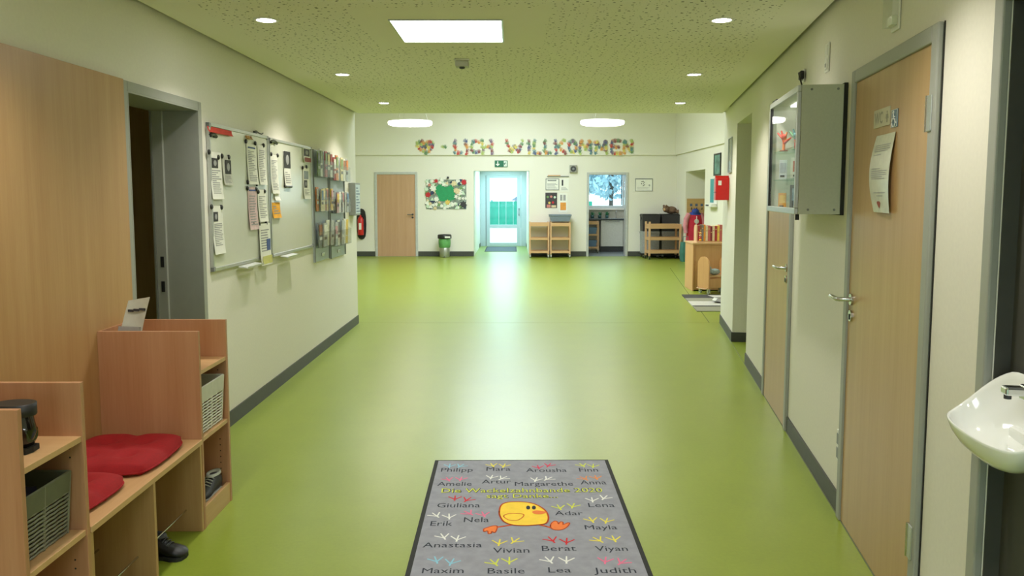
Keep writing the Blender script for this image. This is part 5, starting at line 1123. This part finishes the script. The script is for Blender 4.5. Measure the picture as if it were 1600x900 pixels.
bc = [('red', (168, 52, 56)), ('orange', (222, 150, 60)), ('dark red', (122, 40, 48)), ('yellow', (228, 196, 92)), ('brown', (130, 88, 60)), ('cream', (222, 206, 168)), ('grey', (120, 116, 116)), ('rose', (190, 100, 100))]
ordn = ('first', 'second', 'third', 'fourth', 'fifth', 'sixth', 'seventh', 'eighth', 'ninth', 'tenth', 'eleventh', 'twelfth', 'thirteenth', 'fourteenth', 'fifteenth', 'sixteenth', 'seventeenth', 'eighteenth', 'nineteenth', 'twentieth')
while bx_ < 0.64 and k < 20:
    wk = rnd.uniform(0.026, 0.042); hk_ = rnd.uniform(0.235, 0.265); nm, c_ = bc[(k * 3 + rnd.randrange(2)) % len(bc)]
    P = rk.matrix_basis @ Vector((bx_, 0.015, 0.0145)); b = thing('book', f'{nm} book, {ordn[k]} from the rounded end of the book rack', 'book', P, -0.02, 'books in the rack on the cabinet')
    B(0, wk - 0.002, 0, 0.15, 0, hk_).build('cover', mat('book_' + nm.replace(' ', '_'), c_, 0.6, var=0.1), b); B(0.005, wk - 0.007, -0.001, 0.0, hk_ * (0.55 + 0.1 * (k % 3)), hk_ * (0.62 + 0.1 * (k % 3))).build('spine_label', mat('spine_tan', (196, 160, 110), 0.6), b)
    bx_ += wk; k += 1
by_ = thing('wooden_bead_toy', 'small beech bead toy standing before the book rack', 'toy', (2.965, 12.70, 0.7755)); B(0, 0.12, 0, 0.06, 0, 0.018).build('toy_base', W_LIGHT, by_); 
MB().tube([(0.06, 0.03, 0.018), (0.06, 0.03, 0.17)], 0.006, 8).build('rod', W_LIGHT, by_)
for q in range(4): MB().ell((0.06, 0.03, 0.04 + 0.036 * q), (0.022, 0.022, 0.018), 10, 6).build('bead', [M_or, MATS['hand_paper_red'], W_LIGHT, MATS['hand_paper_orange']][q], by_)
# striped rug at the pillar
ru = thing('striped_rug', 'flat rug of dark and pale strips on the floor by the right pillar', 'rug', (0, 0, 0))
M_rd, M_rw, M_rg = mat('rug_dark', (58, 56, 54), 0.95, bump=0.4), mat('rug_white', (192, 188, 176), 0.95, bump=0.4), mat('rug_beige', (136, 134, 112), 0.95, bump=0.4)
yl = [onz(1065, 461).y, onz(1070, 466.5).y, onz(1074, 471.5).y, onz(1082, 479).y, onz(1088, 487).y]; xl_ = [onz(1065, 461).x, onz(1070, 466.5).x, onz(1075, 471.5).x, onz(1082, 479).x, onz(1089, 487).x]
for k, m in enumerate((M_rd, M_rg, M_rw, M_rg)): MB().prism([(xl_[k + 1], yl[k + 1] + 0.004), (xl_[k] , yl[k] - 0.004), (3.55, yl[k] - 0.004), (3.55, yl[k + 1] + 0.004)], 'z', 0.0, 0.010).build('rug_strip', m, ru)
MB().prism([(xl_[3] + 0.02, yl[3] - 0.06), (xl_[3], yl[3] + 0.03), (3.5, yl[3] + 0.03), (3.5, yl[3] - 0.06)], 'z', 0.0102, 0.012).build('rug_band', M_rd, ru)
MB().prism([(3.02, 11.75), (2.98, 12.0), (3.5, 12.0), (3.5, 11.75)], 'z', 0.0102, 0.012).build('rug_patch', M_rw, ru)
fb = thing('open_magazine', 'grey magazine with curled pale edge lying on the striped rug', 'magazine', (2.83, 11.15, 0.0125), -0.35); thin([[(u * 0.42, v * 0.30, 0.03 * (1 - u) ** 3 + 0.002) for u in (0, .15, .3, .5, 1)] for v in (0, .5, 1)], 0.003, (0, 0, 1)).build('cover', mat('magazine_grey', (140, 142, 140), 0.4), fb); thin([[(u * 0.05, v * 0.30, 0.03 * (1 - u * 0.119) ** 3 + 0.0065) for u in (0, 1)] for v in (0, 1)], 0.001, (0, 0, 1)).build('page_edge', M_paper, fb)
# vestibule doormat
vm = thing('entrance_mat', 'dark grey entrance mat before the glazed exit door', 'doormat', (0, 0, 0)); B(-0.72, 0.10, 21.55, 23.55, 0, 0.010).build('mat_pile', mat('dark_mat', (86, 94, 100), 0.95, bump=0.5), vm); 
for a, b, c_, d in ((-0.75, 0.13, 21.52, 21.55), (-0.75, 0.13, 23.55, 23.58), (-0.75, -0.72, 21.55, 23.55), (0.10, 0.13, 21.55, 23.55)): B(a, b, c_, d, 0, 0.007).build('mat_edge', M_rubber, vm)

# ------------------------------------------------------------------ kitchen
ct = thing('kitchen_worktop', 'dark worktop running under the kitchen window', 'worktop', (0, 0, 0)); B(KX0 + 0.01, KX1 - 0.01, 21.36, KY1 - 0.002, 0.862, 0.90).build('worktop_board', mat('dark_worktop', (52, 60, 66), 0.25), ct, bevel=0.003)
for k, (a, b) in enumerate(((2.40, 3.0), (3.01, 3.61))):
    kc = thing('kitchen_cabinet', f'white kitchen base cabinet, {("left", "right")[k]} one under the worktop', 'cabinet', (a, 21.40, 0)); w_ = b - a
    B(0, w_, 0.02, 0.62, 0.15, 0.860).build('carcass', M_white, kc); B(0.003, w_ - 0.003, 0, 0.019, 0.155, 0.855).build('door', mat('kitchen_front', (206, 206, 196), 0.45), kc, bevel=0.002); B(0, w_, 0.06, 0.08, 0, 0.15).build('plinth', M_dgrey, kc); MB().tube([(0.1, -0.02, 0.82), (w_ - 0.1, -0.02, 0.82)], 0.006, 8).build('bar_handle', M_steel, kc)
kt = trolley('wooden trolley with blue boxes inside the kitchen', 1.86, 21.0, 0.44, 0.34, 0.84, (0.12, 0.46, 0.76), 0.05, group='wooden trolleys')
for k, z in enumerate((0.1345, 0.4745)): crate('blue_box', f'translucent blue box on the {("lower", "upper")[k]} kitchen trolley shelf', 'box', 2.08, 21.17, z, 0.34, 0.24, 0.20, mat('blue_translucent', (96, 128, 160), 0.35), 0.9, group='blue boxes on the kitchen trolley')
rnd = random.Random(4); M_dish = mat('dish_green', (36, 92, 74), 0.3); 
def plantlet(x, nm):
    t = thing('herb_pot', nm, 'plant', (x, 21.93, 0.9005), 0, 'pots on the kitchen worktop'); MB().lathe([(0.001, 0), (0.04, 0), (0.052, 0.08), (0.046, 0.08), (0.001, 0.07)], 14).build('pot', mat('pot_teal', (50, 92, 92), 0.4), t)
    lf_ = MB()
    for q in range(26):
        a, e, l = rnd.uniform(0, 6.28), rnd.uniform(0.3, 1.3), rnd.uniform(0.06, 0.14); d = Vector((math.cos(a) * math.cos(e), math.sin(a) * math.cos(e) * 0.5, math.sin(e))); c0 = Vector((0, 0, 0.07)); s_ = Vector((-math.sin(a), math.cos(a), 0)) * 0.018; m_ = c0 + d * l * 0.6
        lf_._add([c0, m_ + s_, c0 + d * l, m_ - s_], [(0, 1, 2, 3)])
    lf_.build('leaves', mat('herb_green', (70, 140, 96), 0.5, var=0.3), t)['kind'] = 'stuff'
for k, x in enumerate((2.02, 2.22, 2.42, 2.62)): plantlet(x, f'green herb pot on the kitchen worktop, {ordn[k]} from the left')
dsk = thing('steel_sink', 'steel sink rim in the kitchen worktop by the window', 'sink', (2.85, 21.66, 0.9005)); B(-0.28, 0.28, -0.20, 0.16, 0, 0.006).build('sink_rim', M_steel, dsk, bevel=0.002); MB().tube([(0, 0.13, 0.0), (0, 0.13, 0.16), (0, 0.09, 0.20), (0, 0.02, 0.18)], 0.011, 10).build('tap', M_steel, dsk)

# ------------------------------------------------------------------ outdoors
gr = MB().box(-60, 60, YV + 0.15, 140, -0.25, -0.14); struct(gr.build('ground_outside', mat('pale_paving', (206, 206, 200), 0.9, var=0.08, scale=2)), 'pale paving outside the exit')
struct(B(-30, 30, -60, -2.82, -0.25, -0.02).build('ground_entrance', MATS['pale_paving']), 'pale paving outside the entrance')
fc = thing('teal_fence', 'bright teal fence outside the glazed exit door', 'fence', (-4.0, 41.0, -0.14)); M_teal = mat('teal_mesh', (34, 150, 122), 0.7, var=0.15, scale=3)
fm = B(0.0, 0.36, 0, 0.05, 0.06, 1.36).mesh('fence_board', M_teal); fpst = B(-0.04, 0.04, -0.03, 0.09, 0, 1.42).mesh('fence_post', mat('teal_post', (30, 140, 136), 0.6))
for k in range(22): inst('fence_board', fm, fc, (k * 0.37, (k % 2) * 0.015, 0))
for k in range(6): inst('fence_post', fpst, fc, (k * 1.48, 0.06, 0))
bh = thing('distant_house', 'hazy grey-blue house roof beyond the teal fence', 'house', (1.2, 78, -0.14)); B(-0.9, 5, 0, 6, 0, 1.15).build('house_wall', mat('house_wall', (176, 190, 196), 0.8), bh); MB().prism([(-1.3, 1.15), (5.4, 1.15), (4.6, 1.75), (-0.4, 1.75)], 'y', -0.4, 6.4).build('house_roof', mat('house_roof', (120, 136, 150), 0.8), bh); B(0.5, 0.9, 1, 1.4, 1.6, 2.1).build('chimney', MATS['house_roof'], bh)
hdg = thing('garden_hedge', 'pale hedge outside the kitchen window', 'hedge', (5.6, 38, -0.14)); rnd = random.Random(2); hm = MB()
for k in range(14): hm.ell((-4 + k * 0.62, rnd.uniform(-.2, .2), 0.45), (0.5, 0.5, rnd.uniform(0.45, 0.62)), 10, 7)
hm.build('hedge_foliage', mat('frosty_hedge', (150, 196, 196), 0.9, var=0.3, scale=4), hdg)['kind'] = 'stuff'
def tree(label, x, y, h, r, m, seed):
    t = thing('garden_tree', label, 'tree', (x, y, -0.14), 0, 'trees outside the kitchen window'); rr = random.Random(seed)
    MB().tube([(0, 0, 0), (0.05, 0, h * 0.35), (-0.05, 0.1, h * 0.7)], [0.20, 0.15, 0.08], 10).build('trunk', mat('bark', (96, 88, 80), 0.9), t)
    lv = MB()
    for k in range(2600):
        a, b, q = rr.uniform(0, 6.283), rr.uniform(-1, 1), rr.random() ** 0.4; c_ = math.sqrt(1 - b * b)
        P = Vector((r * q * c_ * math.cos(a), r * q * c_ * math.sin(a), h * 0.62 + h * 0.42 * q * b)); u = Vector((rr.uniform(-1, 1), rr.uniform(-1, 1), rr.uniform(-1, 1))).normalized() * 0.20; v = u.cross(Vector((rr.uniform(-1, 1), rr.uniform(-1, 1), 0.3))).normalized() * 0.12
        lv._add([P - u, P - v, P + u, P + v], [(0, 1, 2, 3)])
    lv.build('foliage', m, t)['kind'] = 'stuff'
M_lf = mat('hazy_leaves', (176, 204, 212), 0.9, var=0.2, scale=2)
tree('hazy blue-green tree outside the kitchen window, left one', 3.6, 46, 6.5, 2.2, M_lf, 1); tree('hazy blue-green tree outside the kitchen window, right one', 6.2, 50, 7.0, 2.4, M_lf, 2)
kl = thing('added_kitchen_lamp', 'added square white ceiling fitting for the kitchen fill lamp', 'ceiling light', (2.6, 21.0, 2.6))  # fitting added to carry the kitchen fill lamp
B(-0.31, 0.31, -0.31, 0.31, -0.012, 0.0).build('lamp_housing', M_white, kl); B(-0.29, 0.29, -0.29, 0.29, -0.016, -0.012).build('diffuser', emit('added_kitchen_diffuser', (0.95, 0.98, 1.0), 4), kl)
